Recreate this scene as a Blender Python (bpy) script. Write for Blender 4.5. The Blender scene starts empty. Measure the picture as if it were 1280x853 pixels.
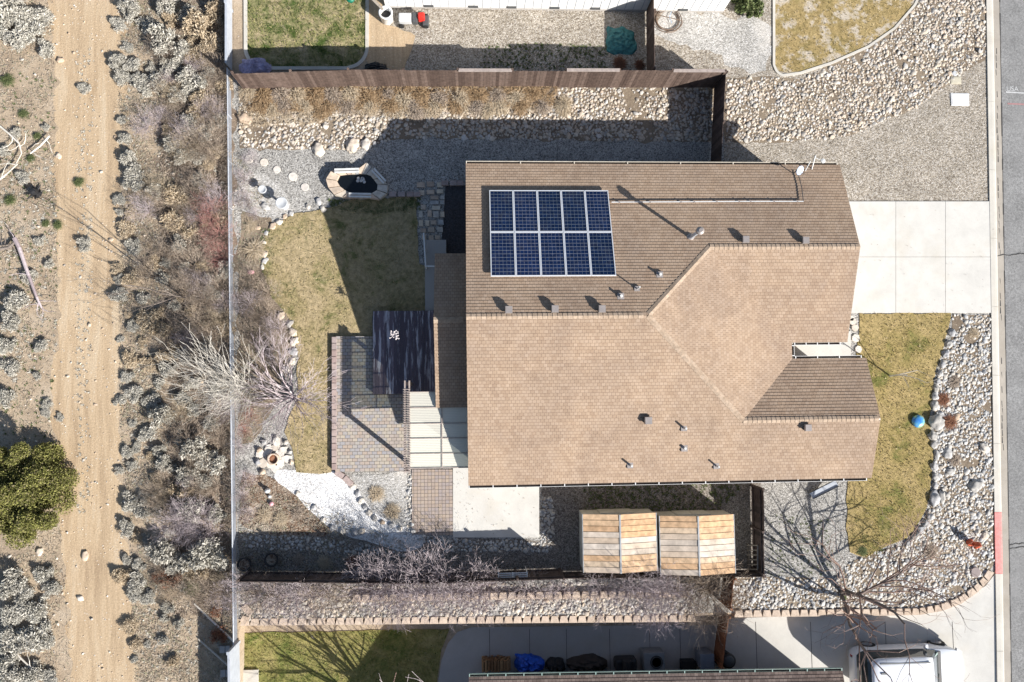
import bpy, math, random
import numpy as np
from mathutils import Vector, Matrix, noise

random.seed(7); RNG = np.random.default_rng(7)
scene = bpy.context.scene
COL = scene.collection

# ------------------------------------------------------------------ camera
F_PX, CAM_H = 888.0, 32.84
NAD = (595.37, 483.75)          # pixel of the point straight below the drone
ROLL = 0.0122
def cam_axes():
    d = np.array([NAD[0]-640.0, -(NAD[1]-426.5), -F_PX]); d /= np.linalg.norm(d)
    zc = -d
    r = np.array([math.cos(ROLL), math.sin(ROLL), 0.0]); xc = r - zc*(r@zc); xc /= np.linalg.norm(xc)
    yc = np.cross(zc, xc)
    return np.stack([xc, yc, zc], 1)      # world -> camera
RW = cam_axes()
def P(px, py, z=0.0):
    """survey point: photo pixel seen at height z -> world x, y, z"""
    c = np.array([px-640.0, -(py-426.5), -F_PX]); w = RW.T @ c
    t = (z-CAM_H)/w[2]
    return (w[0]*t, w[1]*t, z)
def P2(px, py, z=0.0): return P(px, py, z)[:2]
MPP = CAM_H/F_PX                           # metres per pixel near the nadir

cd = bpy.data.cameras.new('camera'); cam = bpy.data.objects.new('camera', cd); COL.objects.link(cam)
cd.sensor_width = 36.0; cd.sensor_fit = 'HORIZONTAL'; cd.lens = F_PX*36.0/1280.0
cd.clip_start = 0.1; cd.clip_end = 3000.0
m3 = Matrix([list(r) for r in RW.T])
cam.matrix_world = Matrix.Translation((0, 0, CAM_H)) @ m3.to_4x4()
scene.camera = cam

# ------------------------------------------------------------------ light
AZ, SL = 0.684, 1.688                       # shadow direction and length per metre
sun_vec = Vector((math.cos(AZ), -math.sin(AZ), 1.0/SL)).normalized()
elev = math.asin(sun_vec.z)
sd = bpy.data.lights.new('sun', 'SUN'); sd.energy = 5.0; sd.angle = math.radians(0.5); sd.color = (1.0, 0.965, 0.91)
so = bpy.data.objects.new('sun', sd); COL.objects.link(so)
so.rotation_euler = sun_vec.to_track_quat('Z', 'Y').to_euler(); so.location = (20, -20, 40)
world = bpy.data.worlds.new('World'); scene.world = world; world.use_nodes = True
wn = world.node_tree.nodes; wn.clear()
sky = wn.new('ShaderNodeTexSky'); sky.sky_type = 'NISHITA'; sky.sun_disc = False
sky.sun_elevation = elev; sky.sun_rotation = math.atan2(sun_vec.x, sun_vec.y); sky.air_density = 1.0; sky.dust_density = 1.0
bg = wn.new('ShaderNodeBackground'); bg.inputs['Strength'].default_value = 0.066
wo = wn.new('ShaderNodeOutputWorld')
world.node_tree.links.new(sky.outputs[0], bg.inputs[0]); world.node_tree.links.new(bg.outputs[0], wo.inputs[0])
scene.view_settings.view_transform = 'Standard'; scene.view_settings.look = 'None'
scene.view_settings.exposure = 0.79; scene.view_settings.gamma = 1.0; scene.view_settings.use_curve_mapping = False
scene.render.engine = 'CYCLES'
scene.cycles.max_bounces = 5; scene.cycles.diffuse_bounces = 2; scene.cycles.glossy_bounces = 2
scene.cycles.transparent_max_bounces = 8; scene.cycles.caustics_reflective = False; scene.cycles.caustics_refractive = False

# ------------------------------------------------------------------ materials
MATS = {}
def new_mat(name):
    m = bpy.data.materials.new(name); m.use_nodes = True
    nt = m.node_tree; nt.nodes.clear()
    out = nt.nodes.new('ShaderNodeOutputMaterial'); b = nt.nodes.new('ShaderNodeBsdfPrincipled')
    nt.links.new(b.outputs[0], out.inputs[0]); MATS[name] = m
    return m, nt, b, out
def c4(c): return (c[0], c[1], c[2], 1.0)
def ramp(nt, fac, cols, pos=None, interp='LINEAR'):
    r = nt.nodes.new('ShaderNodeValToRGB'); e = r.color_ramp.elements
    r.color_ramp.interpolation = interp
    n = len(cols)
    pos = pos or [i/(n-1) for i in range(n)]
    e[0].position = pos[0]; e[0].color = c4(cols[0]); e[1].position = pos[-1]; e[1].color = c4(cols[-1])
    for i in range(1, n-1):
        k = e.new(pos[i]); k.color = c4(cols[i])
    nt.links.new(fac, r.inputs[0]); return r.outputs[0]
def coords(nt, kind='Object'):
    t = nt.nodes.new('ShaderNodeTexCoord'); return t.outputs[kind]
def nz(nt, vec, scale, detail=3.0, rough=0.6, dist=0.0):
    n = nt.nodes.new('ShaderNodeTexNoise'); n.inputs['Scale'].default_value = scale
    n.inputs['Detail'].default_value = detail; n.inputs['Roughness'].default_value = rough; n.inputs['Distortion'].default_value = dist
    nt.links.new(vec, n.inputs['Vector']); return n.outputs['Fac']
def mix(nt, fac, a, b, mode='MIX'):
    m = nt.nodes.new('ShaderNodeMix'); m.data_type = 'RGBA'; m.blend_type = mode
    for s, v in ((m.inputs[0], fac), (m.inputs[6], a), (m.inputs[7], b)):
        if hasattr(v, 'links') or hasattr(v, 'is_linked'): nt.links.new(v, s)
        elif isinstance(v, tuple): s.default_value = c4(v)
        else: s.default_value = v
    return m.outputs[2]
def mth(nt, op, a, b=None, clamp=False):
    m = nt.nodes.new('ShaderNodeMath'); m.operation = op; m.use_clamp = clamp
    for i, v in enumerate((a, b)):
        if v is None: continue
        if hasattr(v, 'is_linked'): nt.links.new(v, m.inputs[i])
        else: m.inputs[i].default_value = v
    return m.outputs[0]
def bump(nt, b, h, strength=0.5, dist=0.02):
    n = nt.nodes.new('ShaderNodeBump'); n.inputs['Strength'].default_value = strength; n.inputs['Distance'].default_value = dist
    nt.links.new(h, n.inputs['Height']); nt.links.new(n.outputs[0], b.inputs['Normal'])
def plain(name, col, rough=0.7, metal=0.0, var=0.12, scale=4.0, bmp=0.0, spec=0.4, hi=None):
    """painted / cast surface with slight mottling"""
    m, nt, b, o = new_mat(name); v = coords(nt)
    f = nz(nt, v, scale, 5.0, 0.65)
    lo = tuple(x*(1-var) for x in col); hi_ = hi or tuple(min(1, x*(1+var)) for x in col)
    c = ramp(nt, f, [lo, hi_], [0.32, 0.68]); nt.links.new(c, b.inputs['Base Color'])
    b.inputs['Roughness'].default_value = rough; b.inputs['Metallic'].default_value = metal
    b.inputs['Specular IOR Level'].default_value = spec
    if bmp: bump(nt, b, nz(nt, v, scale*8, 3.0), bmp, 0.02)
    return m
def island(name, cols, rough=0.85, var=0.25, scale=9.0, bmp=0.0, trans=0.0, interp='LINEAR', pos=None):
    """every loose piece (stone, leaf, board) takes its own tint"""
    m, nt, b, o = new_mat(name); v = coords(nt)
    g = nt.nodes.new('ShaderNodeNewGeometry')
    oi = nt.nodes.new('ShaderNodeObjectInfo')
    fr_ = mth(nt, 'FRACT', mth(nt, 'ADD', g.outputs['Random Per Island'], mth(nt, 'MULTIPLY', oi.outputs['Random'], 7.31)))
    c = ramp(nt, fr_, cols, pos, interp)
    f = ramp(nt, nz(nt, v, scale, 4.0, 0.6), [(1-var,)*3, (1+var,)*3], [0.3, 0.7])
    c = mix(nt, 1.0, c, f, 'MULTIPLY'); nt.links.new(c, b.inputs['Base Color'])
    b.inputs['Roughness'].default_value = rough; b.inputs['Specular IOR Level'].default_value = 0.25
    if bmp: bump(nt, b, nz(nt, v, scale*5, 3.0), bmp, 0.02)
    if trans:
        t = nt.nodes.new('ShaderNodeBsdfTranslucent'); nt.links.new(c, t.inputs[0])
        mx = nt.nodes.new('ShaderNodeMixShader'); mx.inputs[0].default_value = trans
        nt.links.new(b.outputs[0], mx.inputs[1]); nt.links.new(t.outputs[0], mx.inputs[2]); nt.links.new(mx.outputs[0], o.inputs[0])
    return m
def gravel(name, cols, size=0.035, patch=None, patch_scale=0.35, patch_pos=(0.5, 0.62), bmp=0.7, contrast=1.0):
    """loose stones: voronoi cells, each its own colour, with relief"""
    m, nt, b, o = new_mat(name); v = coords(nt)
    vo = nt.nodes.new('ShaderNodeTexVoronoi'); vo.inputs['Scale'].default_value = 1.0/size; nt.links.new(v, vo.inputs['Vector'])
    sp = nt.nodes.new('ShaderNodeSeparateColor'); nt.links.new(vo.outputs['Color'], sp.inputs[0])
    c = ramp(nt, sp.outputs[0], cols)
    big = nz(nt, v, 0.8, 6.0, 0.7)
    c = mix(nt, 1.0, c, ramp(nt, big, [(0.80,)*3, (1.18,)*3], [0.3, 0.7]), 'MULTIPLY')
    mid = nz(nt, v, 9.0, 4.0, 0.7)
    c = mix(nt, 1.0, c, ramp(nt, mid, [(0.72,)*3, (1.25,)*3], [0.3, 0.7]), 'MULTIPLY')
    if patch:
        pf = nt.nodes.new('ShaderNodeMapRange'); pf.inputs[1].default_value = patch_pos[0]; pf.inputs[2].default_value = patch_pos[1]
        nt.links.new(nz(nt, v, patch_scale, 7.0, 0.72, 0.3), pf.inputs[0])
        c = mix(nt, pf.outputs[0], c, patch)
    nt.links.new(c, b.inputs['Base Color']); b.inputs['Roughness'].default_value = 0.95; b.inputs['Specular IOR Level'].default_value = 0.1
    h = mth(nt, 'ADD', mth(nt, 'MULTIPLY', vo.outputs['Distance'], -0.8), mth(nt, 'MULTIPLY', mid, 1.6))
    bump(nt, b, h, bmp, size*0.8)
    return m
def soil(name, cols, pos=None, scale=0.5, speck=(0.55, 0.47, 0.38), bmp=0.5, streak=False):
    m, nt, b, o = new_mat(name); v = coords(nt)
    vv = v
    if streak:
        mp = nt.nodes.new('ShaderNodeMapping'); mp.inputs['Scale'].default_value = (1.0, 0.09, 1.0); nt.links.new(v, mp.inputs[0]); vv = mp.outputs[0]
    f = nz(nt, vv, scale, 9.0, 0.72, 0.2)
    c = ramp(nt, f, cols, pos)
    fine = nz(nt, v, 14.0, 6.0, 0.75)
    c = mix(nt, 1.0, c, ramp(nt, fine, [(0.74,)*3, (1.22,)*3], [0.3, 0.7]), 'MULTIPLY')
    vo = nt.nodes.new('ShaderNodeTexVoronoi'); vo.inputs['Scale'].default_value = 7.0; nt.links.new(v, vo.inputs['Vector'])
    sp = mth(nt, 'LESS_THAN', vo.outputs['Distance'], 0.17)
    sc = nt.nodes.new('ShaderNodeSeparateColor'); nt.links.new(vo.outputs['Color'], sc.inputs[0])
    sp = mth(nt, 'MULTIPLY', sp, mth(nt, 'GREATER_THAN', sc.outputs[1], 0.72))
    c = mix(nt, mth(nt, 'MULTIPLY', sp, 0.75), c, speck)
    nt.links.new(c, b.inputs['Base Color']); b.inputs['Roughness'].default_value = 0.97; b.inputs['Specular IOR Level'].default_value = 0.08
    bump(nt, b, mth(nt, 'ADD', mth(nt, 'ADD', f, fine), sp), bmp, 0.06)
    return m
def lawn_mat(name, dry, mid, green, pos=(0.3, 0.5, 0.68), scale=0.55, soilc=None):
    m, nt, b, o = new_mat(name); v = coords(nt)
    f = nz(nt, v, scale, 8.0, 0.74, 0.5)
    c = ramp(nt, f, [green, mid, dry], list(pos))
    f2 = nz(nt, v, 5.0, 7.0, 0.8)
    c = mix(nt, 1.0, c, ramp(nt, f2, [(0.48, 0.50, 0.42), (1.42, 1.38, 1.32)], [0.3, 0.7]), 'MULTIPLY')
    wr = nt.nodes.new('ShaderNodeMapRange'); wr.inputs[1].default_value = 0.56; wr.inputs[2].default_value = 0.70; wr.inputs[4].default_value = 0.85; nt.links.new(nz(nt, v, 0.9, 8.0, 0.78, 0.6), wr.inputs[0]); c = mix(nt, wr.outputs[0], c, tuple(x*1.12 for x in dry))
    if soilc:
        pf = nt.nodes.new('ShaderNodeMapRange'); pf.inputs[1].default_value = 0.50; pf.inputs[2].default_value = 0.60
        nt.links.new(nz(nt, v, 1.3, 7.0, 0.7), pf.inputs[0]); c = mix(nt, pf.outputs[0], c, soilc)
    nt.links.new(c, b.inputs['Base Color']); b.inputs['Roughness'].default_value = 1.0; b.inputs['Specular IOR Level'].default_value = 0.05
    bump(nt, b, mth(nt, 'ADD', f2, nz(nt, v, 22.0, 4.0, 0.8)), 0.9, 0.05)
    return m
def concrete(name, col, var=0.07):
    m, nt, b, o = new_mat(name); v = coords(nt)
    f = nz(nt, v, 0.9, 8.0, 0.7, 0.3); f2 = nz(nt, v, 30.0, 4.0, 0.7)
    c = ramp(nt, f, [tuple(x*(1-var) for x in col), tuple(min(1, x*(1+var)) for x in col)], [0.3, 0.7])
    c = mix(nt, 1.0, c, ramp(nt, f2, [(0.95,)*3, (1.05,)*3], [0.3, 0.7]), 'MULTIPLY')
    st = nt.nodes.new('ShaderNodeMapRange'); st.inputs[1].default_value = 0.52; st.inputs[2].default_value = 0.74
    nt.links.new(nz(nt, v, 0.7, 5.0, 0.6), st.inputs[0])
    c = mix(nt, mth(nt, 'MULTIPLY', st.outputs[0], 0.35), c, tuple(x*y for x, y in zip(col, (0.85, 0.78, 0.66))))
    nt.links.new(c, b.inputs['Base Color']); b.inputs['Roughness'].default_value = 0.9; b.inputs['Specular IOR Level'].default_value = 0.2
    bump(nt, b, f2, 0.15, 0.01)
    return m
def shingle(name, c1, c2, dark, tab=0.17, course=0.14):
    """asphalt tabs: UV in metres along the eave and up the slope"""
    m, nt, b, o = new_mat(name); uv = nt.nodes.new('ShaderNodeUVMap')
    br = nt.nodes.new('ShaderNodeTexBrick'); br.offset = 0.5; br.squash = 1.0
    br.inputs['Color1'].default_value = (0, 0, 0, 1); br.inputs['Color2'].default_value = (1, 1, 1, 1); br.inputs['Mortar'].default_value = (0.5, 0.5, 0.5, 1)
    br.inputs['Scale'].default_value = 1.0; br.inputs['Brick Width'].default_value = tab; br.inputs['Row Height'].default_value = course
    br.inputs['Mortar Size'].default_value = 0.0; br.inputs['Bias'].default_value = 0.0
    nt.links.new(uv.outputs[0], br.inputs['Vector'])
    ob = coords(nt)
    blot = nz(nt, ob, 2.2, 6.0, 0.75)
    f = mth(nt, 'ADD', mth(nt, 'MULTIPLY', br.outputs['Color'], 0.34), mth(nt, 'MULTIPLY', blot, 0.66))
    c = ramp(nt, f, [dark, c1, c2], [0.22, 0.5, 0.82])
    fine = nz(nt, ob, 45.0, 2.0, 0.7)
    c = mix(nt, 1.0, c, ramp(nt, fine, [(0.85,)*3, (1.15,)*3], [0.3, 0.7]), 'MULTIPLY')
    c = mix(nt, 1.0, c, ramp(nt, nz(nt, ob, 0.45, 5.0, 0.65, 0.4), [(0.87, 0.87, 0.89), (1.08, 1.07, 1.05)], [0.35, 0.65]), 'MULTIPLY')
    # keyway slots between the tabs
    b2 = nt.nodes.new('ShaderNodeTexBrick'); b2.offset = 0.5
    for k, val in (('Scale', 1.0), ('Brick Width', tab), ('Row Height', course), ('Mortar Size', 0.006), ('Mortar Smooth', 0.0)): b2.inputs[k].default_value = val
    nt.links.new(uv.outputs[0], b2.inputs['Vector'])
    c = mix(nt, mth(nt, 'MULTIPLY', b2.outputs['Fac'], 0.75), c, tuple(x*0.3 for x in dark))
    nt.links.new(c, b.inputs['Base Color']); b.inputs['Roughness'].default_value = 0.95; b.inputs['Specular IOR Level'].default_value = 0.12
    bump(nt, b, mth(nt, 'ADD', mth(nt, 'MULTIPLY', b2.outputs['Fac'], -1.0), fine), 0.5, 0.008)
    return m
def pavers(name, cols, w=0.22, h=0.15, joint=(0.10, 0.09, 0.075), msize=0.009, offset=0.5):
    m, nt, b, o = new_mat(name); v = coords(nt)
    br = nt.nodes.new('ShaderNodeTexBrick'); br.offset = offset
    br.inputs['Color1'].default_value = (0, 0, 0, 1); br.inputs['Color2'].default_value = (1, 1, 1, 1)
    for k, val in (('Scale', 1.0), ('Brick Width', w), ('Row Height', h), ('Mortar Size', 0.0)): br.inputs[k].default_value = val
    nt.links.new(v, br.inputs['Vector'])
    c = ramp(nt, mth(nt, 'ADD', mth(nt, 'MULTIPLY', br.outputs['Color'], 0.75), mth(nt, 'MULTIPLY', nz(nt, v, 3.0, 4.0), 0.3)), cols)
    b2 = nt.nodes.new('ShaderNodeTexBrick'); b2.offset = offset
    for k, val in (('Scale', 1.0), ('Brick Width', w), ('Row Height', h), ('Mortar Size', msize)): b2.inputs[k].default_value = val
    nt.links.new(v, b2.inputs['Vector'])
    c = mix(nt, b2.outputs['Fac'], c, joint)
    c = mix(nt, 1.0, c, ramp(nt, nz(nt, v, 40.0, 3.0), [(0.88,)*3, (1.12,)*3], [0.3, 0.7]), 'MULTIPLY')
    nt.links.new(c, b.inputs['Base Color']); b.inputs['Roughness'].default_value = 0.9; b.inputs['Specular IOR Level'].default_value = 0.2
    bump(nt, b, mth(nt, 'MULTIPLY', b2.outputs['Fac'], -1.0), 0.6, 0.01)
    return m

M = {}
M['scrub'] = soil('scrub_earth', [(0.29, 0.225, 0.165), (0.43, 0.34, 0.245), (0.51, 0.425, 0.33)], [0.3, 0.5, 0.7])
M['track'] = soil('track_dirt', [(0.37, 0.27, 0.175), (0.50, 0.375, 0.245), (0.56, 0.45, 0.32)], [0.34, 0.5, 0.66], 1.9, (0.66, 0.60, 0.5), 0.35, True)
M['gravel'] = gravel('grey_gravel', [(0.13, 0.125, 0.12), (0.30, 0.285, 0.26), (0.42, 0.40, 0.37), (0.55, 0.53, 0.50)], 0.04)
M['gravel_tan'] = gravel('tan_gravel', [(0.17, 0.14, 0.11), (0.32, 0.28, 0.225), (0.42, 0.37, 0.31), (0.56, 0.52, 0.47)], 0.045, (0.42, 0.32, 0.21), 0.45, (0.66, 0.78))
M['gravel_pale'] = gravel('pale_gravel', [(0.25, 0.24, 0.22), (0.42, 0.40, 0.37), (0.52, 0.50, 0.47), (0.66, 0.64, 0.62)], 0.04, (0.62, 0.58, 0.53), 0.4, (0.52, 0.75))
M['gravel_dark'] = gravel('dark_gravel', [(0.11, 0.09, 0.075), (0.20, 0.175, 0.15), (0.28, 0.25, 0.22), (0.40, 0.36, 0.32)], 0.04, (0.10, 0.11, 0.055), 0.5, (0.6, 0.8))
M['white_gravel'] = gravel('white_gravel', [(0.56, 0.54, 0.52), (0.78, 0.77, 0.76), (0.88, 0.87, 0.86)], 0.05, (0.62, 0.58, 0.52), 1.5, (0.62, 0.8))
M['bed'] = soil('soil_and_gap_shade', [(0.13, 0.10, 0.075), (0.24, 0.19, 0.14), (0.33, 0.27, 0.2)], [0.3, 0.5, 0.7], 0.8)  # dark soil, under the cobbles also standing in for shadow between stones
M['mulch'] = gravel('bark_mulch', [(0.10, 0.06, 0.04), (0.19, 0.125, 0.085), (0.28, 0.21, 0.155), (0.40, 0.33, 0.26)], 0.06, (0.42, 0.36, 0.29), 0.9, (0.5, 0.62))
M['lawn_front'] = lawn_mat('lawn_front', (0.42, 0.325, 0.165), (0.34, 0.27, 0.12), (0.17, 0.175, 0.06), (0.36, 0.46, 0.58))
M['lawn_back'] = lawn_mat('lawn_back', (0.45, 0.36, 0.23), (0.38, 0.31, 0.18), (0.17, 0.175, 0.075), (0.38, 0.46, 0.57))
M['lawn_north'] = lawn_mat('lawn_north', (0.46, 0.38, 0.25), (0.28, 0.265, 0.14), (0.08, 0.12, 0.035), (0.40, 0.5, 0.60), 1.1)
M['lawn_gold'] = lawn_mat('lawn_gold', (0.44, 0.34, 0.18), (0.37, 0.28, 0.14), (0.27, 0.225, 0.10), (0.3, 0.5, 0.68), 0.6, (0.56, 0.49, 0.40))
M['lawn_south'] = lawn_mat('lawn_south', (0.38, 0.32, 0.15), (0.27, 0.25, 0.095), (0.11, 0.15, 0.04), (0.36, 0.5, 0.64), 0.7)
M['concrete'] = concrete('drive_concrete', (0.595, 0.575, 0.535), 0.09)
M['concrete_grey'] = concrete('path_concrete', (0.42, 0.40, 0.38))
M['curb'] = concrete('curb_concrete', (0.56, 0.53, 0.475), 0.1)
M['gutterpan'] = concrete('gutter_pan_concrete', (0.40, 0.36, 0.31), 0.14)
M['redcurb'] = plain('red_curb_paint', (0.66, 0.24, 0.22), 0.7, var=0.2, scale=9)
M['asphalt'] = gravel('asphalt', [(0.20, 0.198, 0.195), (0.25, 0.247, 0.244), (0.30, 0.296, 0.292)], 0.03, (0.27, 0.265, 0.262), 0.3, (0.5, 0.7), 0.2)
M['crack'] = plain('tar_sealer', (0.045, 0.043, 0.042), 0.8)
M['shingle'] = shingle('brown_shingle', (0.382, 0.282, 0.205), (0.43, 0.327, 0.248), (0.315, 0.224, 0.160))
M['shingle_dark'] = shingle('dark_shingle', (0.17, 0.13, 0.115), (0.24, 0.19, 0.165), (0.10, 0.075, 0.065))
M['shingle_grey'] = shingle('grey_shingle', (0.25, 0.24, 0.23), (0.33, 0.32, 0.3), (0.17, 0.16, 0.15))
M['cap'] = island('ridge_cap_shingle', [(0.35, 0.262, 0.19), (0.42, 0.325, 0.245)], 0.95)
M['cap_dark'] = island('dark_ridge_cap', [(0.10, 0.08, 0.07), (0.2, 0.16, 0.14)], 0.95)
M['trim'] = plain('cream_trim', (0.62, 0.57, 0.48), 0.6)
M['white'] = plain('white_paint', (0.78, 0.77, 0.75), 0.55, var=0.06)
M['gutter_in'] = plain('grime_and_shade', (0.045, 0.035, 0.03), 0.9)
M['stucco'] = plain('tan_stucco', (0.42, 0.35, 0.27), 0.9, var=0.08, bmp=0.3)
M['glass'] = plain('dark_glass', (0.03, 0.035, 0.04), 0.08, spec=0.8)
M['stones'] = island('river_stones', [(0.36, 0.30, 0.23), (0.46, 0.44, 0.41), (0.55, 0.46, 0.36), (0.33, 0.32, 0.31), (0.64, 0.58, 0.49), (0.50, 0.40, 0.31), (0.60, 0.58, 0.56)], 0.85, 0.2, 12)
M['stones_grey'] = island('grey_river_stones', [(0.30, 0.30, 0.30), (0.46, 0.46, 0.46), (0.55, 0.50, 0.43), (0.36, 0.36, 0.36), (0.60, 0.59, 0.57), (0.46, 0.40, 0.33), (0.62, 0.60, 0.56)], 0.85, 0.2, 12)
M['boulder'] = island('grey_boulder', [(0.30, 0.30, 0.31), (0.45, 0.44, 0.43), (0.38, 0.36, 0.33)], 0.9, 0.3, 5, 0.4)
M['boulder_tan'] = island('tan_boulder', [(0.44, 0.33, 0.24), (0.56, 0.46, 0.36), (0.62, 0.57, 0.50), (0.42, 0.38, 0.34)], 0.9, 0.25, 5, 0.4)
M['flag'] = island('flagstone', [(0.46, 0.34, 0.26), (0.56, 0.49, 0.40), (0.42, 0.43, 0.44), (0.66, 0.56, 0.43), (0.58, 0.44, 0.34)], 0.85, 0.2, 5, 0.3)
M['flag_pale'] = island('pale_flagstone', [(0.56, 0.49, 0.41), (0.70, 0.65, 0.58), (0.62, 0.57, 0.52)], 0.85, 0.2, 6, 0.3)
M['block'] = island('retaining_block', [(0.50, 0.39, 0.30), (0.58, 0.47, 0.375), (0.54, 0.43, 0.345)], 0.92, 0.18, 7, 0.4)
M['block_mauve'] = island('mauve_edging_block', [(0.33, 0.24, 0.22), (0.42, 0.33, 0.30), (0.36, 0.30, 0.29)], 0.92, 0.18, 7, 0.3)
M['pavers'] = pavers('mixed_pavers', [(0.27, 0.27, 0.29), (0.43, 0.345, 0.28), (0.34, 0.33, 0.345), (0.46, 0.40, 0.32), (0.38, 0.32, 0.31)])
M['pavers2'] = pavers('tan_pavers', [(0.29, 0.24, 0.23), (0.41, 0.325, 0.26), (0.34, 0.29, 0.28), (0.46, 0.37, 0.28)], 0.16, 0.16, offset=0.0)
M['fence'] = island('brown_fence_boards', [(0.08, 0.054, 0.044), (0.115, 0.08, 0.065), (0.16, 0.115, 0.095)], 0.85, 0.3, 6)
M['fence_red'] = island('redwood_fence_boards', [(0.17, 0.07, 0.035), (0.24, 0.105, 0.055), (0.3, 0.15, 0.085)], 0.85, 0.3, 6)
M['fence_dark'] = island('shade_darkened_boards', [(0.05, 0.038, 0.035), (0.085, 0.062, 0.055), (0.12, 0.09, 0.08)], 0.85, 0.3, 6)  # board tone darkened to carry the shade on faces away from the sun
M['rail_grey'] = plain('weathered_rail', (0.36, 0.30, 0.27), 0.85, var=0.2, scale=6)
M['galv'] = plain('galvanised_steel', (0.50, 0.53, 0.58), 0.5, 0.2, 0.1)
M['vinyl'] = plain('pale_vinyl', (0.42, 0.45, 0.50), 0.5, var=0.1)
M['cedar'] = island('cedar_roof_boards', [(0.58, 0.36, 0.20), (0.62, 0.43, 0.27), (0.52, 0.33, 0.19), (0.62, 0.50, 0.37)], 0.8, 0.3, 4)
M['cedar_grey'] = island('bleached_roof_boards', [(0.50, 0.42, 0.34), (0.62, 0.54, 0.46), (0.56, 0.44, 0.33)], 0.8, 0.25, 3)
M['shedwall'] = island('grey_shed_siding', [(0.50, 0.49, 0.43), (0.60, 0.59, 0.53)], 0.85, 0.12, 5)
M['shedtrim'] = plain('grey_metal_flashing', (0.36, 0.37, 0.38), 0.5, 0.3)
M['deck'] = None
M['frame'] = plain('silver_frame', (0.74, 0.76, 0.80), 0.4, 0.1, 0.03)
M['vent'] = plain('grey_vent_metal', (0.34, 0.305, 0.29), 0.5, 0.35)
M['vent_white'] = plain('white_vent', (0.66, 0.66, 0.64), 0.5)
M['black'] = plain('black_plastic', (0.022, 0.022, 0.024), 0.55)
M['dkgrey'] = plain('dark_grey_metal', (0.09, 0.095, 0.10), 0.5, 0.2)
M['blue'] = plain('blue_tarp', (0.02, 0.10, 0.55), 0.45, var=0.4, scale=5)
M['teal'] = plain('teal_netting', (0.05, 0.20, 0.20), 0.6, var=0.45, scale=8)
M['lilac'] = plain('lilac_tarp', (0.40, 0.36, 0.52), 0.6, var=0.35, scale=4)
M['red'] = plain('red_plastic', (0.65, 0.03, 0.02), 0.4)
M['hydrant'] = plain('orange_red_paint', (0.58, 0.10, 0.035), 0.45, var=0.2)
M['lightgrey'] = plain('light_grey_plastic', (0.55, 0.56, 0.57), 0.5)
M['pink'] = plain('pink_ceramic', (0.72, 0.38, 0.42), 0.4)
M['water'] = plain('pond_water', (0.006, 0.008, 0.010), 0.04, spec=0.6)
M['wood'] = plain('grey_wood', (0.30, 0.26, 0.22), 0.85, var=0.25, scale=10)
M['firewood'] = island('split_firewood', [(0.22, 0.12, 0.06), (0.34, 0.21, 0.11), (0.14, 0.08, 0.05)], 0.9)
M['lid'] = plain('utility_lid', (0.66, 0.66, 0.66), 0.8, var=0.06)
M['lid_tan'] = plain('tan_meter_lid', (0.50, 0.46, 0.36), 0.8)
M['terracotta'] = plain('fire_ring_clay', (0.56, 0.44, 0.34), 0.9, var=0.25, scale=9)
M['car'] = plain('white_car_paint', (0.74, 0.76, 0.80), 0.25, 0.0, 0.02, spec=0.6)
M['carglass'] = plain('tinted_car_glass', (0.035, 0.045, 0.045), 0.05, spec=0.9)
M['windshield'] = plain('green_windshield', (0.42, 0.55, 0.50), 0.08, spec=0.9)
M['tyre'] = plain('tyre_rubber', (0.02, 0.02, 0.02), 0.85)
M['rim'] = plain('alloy_rim', (0.5, 0.5, 0.52), 0.3, 0.8)
M['sage'] = island('silver_sage_leaves', [(0.30, 0.28, 0.235), (0.53, 0.505, 0.44), (0.70, 0.66, 0.59)], 0.9, 0.15, 9, trans=0.15)
M['straw'] = island('straw_leaves', [(0.38, 0.29, 0.19), (0.58, 0.475, 0.34), (0.70, 0.60, 0.46)], 0.9, 0.15, 9, trans=0.2)
M['tawny'] = island('tawny_grass', [(0.22, 0.14, 0.075), (0.42, 0.29, 0.17), (0.55, 0.41, 0.26)], 0.9, 0.15, 9, trans=0.2)
M['brown'] = island('brown_twigs', [(0.16, 0.12, 0.09), (0.36, 0.285, 0.22), (0.54, 0.45, 0.365)], 0.9, 0.15)
M['mauve'] = island('mauve_grey_twigs', [(0.30, 0.24, 0.25), (0.46, 0.39, 0.40), (0.62, 0.55, 0.56)], 0.9, 0.15)
M['redtwig'] = island('red_twigs', [(0.26, 0.11, 0.095), (0.44, 0.21, 0.185), (0.42, 0.30, 0.25)], 0.9, 0.15)
M['rust'] = island('rust_leaves', [(0.20, 0.085, 0.05), (0.30, 0.15, 0.09)], 0.9, 0.15)
M['green'] = island('green_leaves', [(0.07, 0.10, 0.035), (0.15, 0.185, 0.075), (0.25, 0.27, 0.13)], 0.85, 0.15, 9, trans=0.2)
M['juniper'] = island('juniper_foliage', [(0.08, 0.085, 0.025), (0.19, 0.195, 0.055), (0.33, 0.32, 0.10), (0.24, 0.20, 0.12)], 0.85, 0.2, 3, trans=0.2)
M['whitebark'] = island('pale_bark', [(0.50, 0.46, 0.40), (0.64, 0.60, 0.53), (0.74, 0.70, 0.64)], 0.85, 0.15)
M['bark'] = island('grey_bark', [(0.15, 0.125, 0.11), (0.23, 0.19, 0.165)], 0.9, 0.2)
M['bark_red'] = island('reddish_bark', [(0.20, 0.13, 0.105), (0.32, 0.22, 0.18), (0.38, 0.29, 0.25)], 0.9, 0.2)
M['blade'] = island('dry_blades', [(0.24, 0.20, 0.09), (0.42, 0.335, 0.19), (0.54, 0.45, 0.29)], 0.95, 0.1, trans=0.2)
M['blade_green'] = island('green_blades', [(0.10, 0.14, 0.035), (0.24, 0.24, 0.09), (0.40, 0.34, 0.18)], 0.95, 0.1, trans=0.2)
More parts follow.
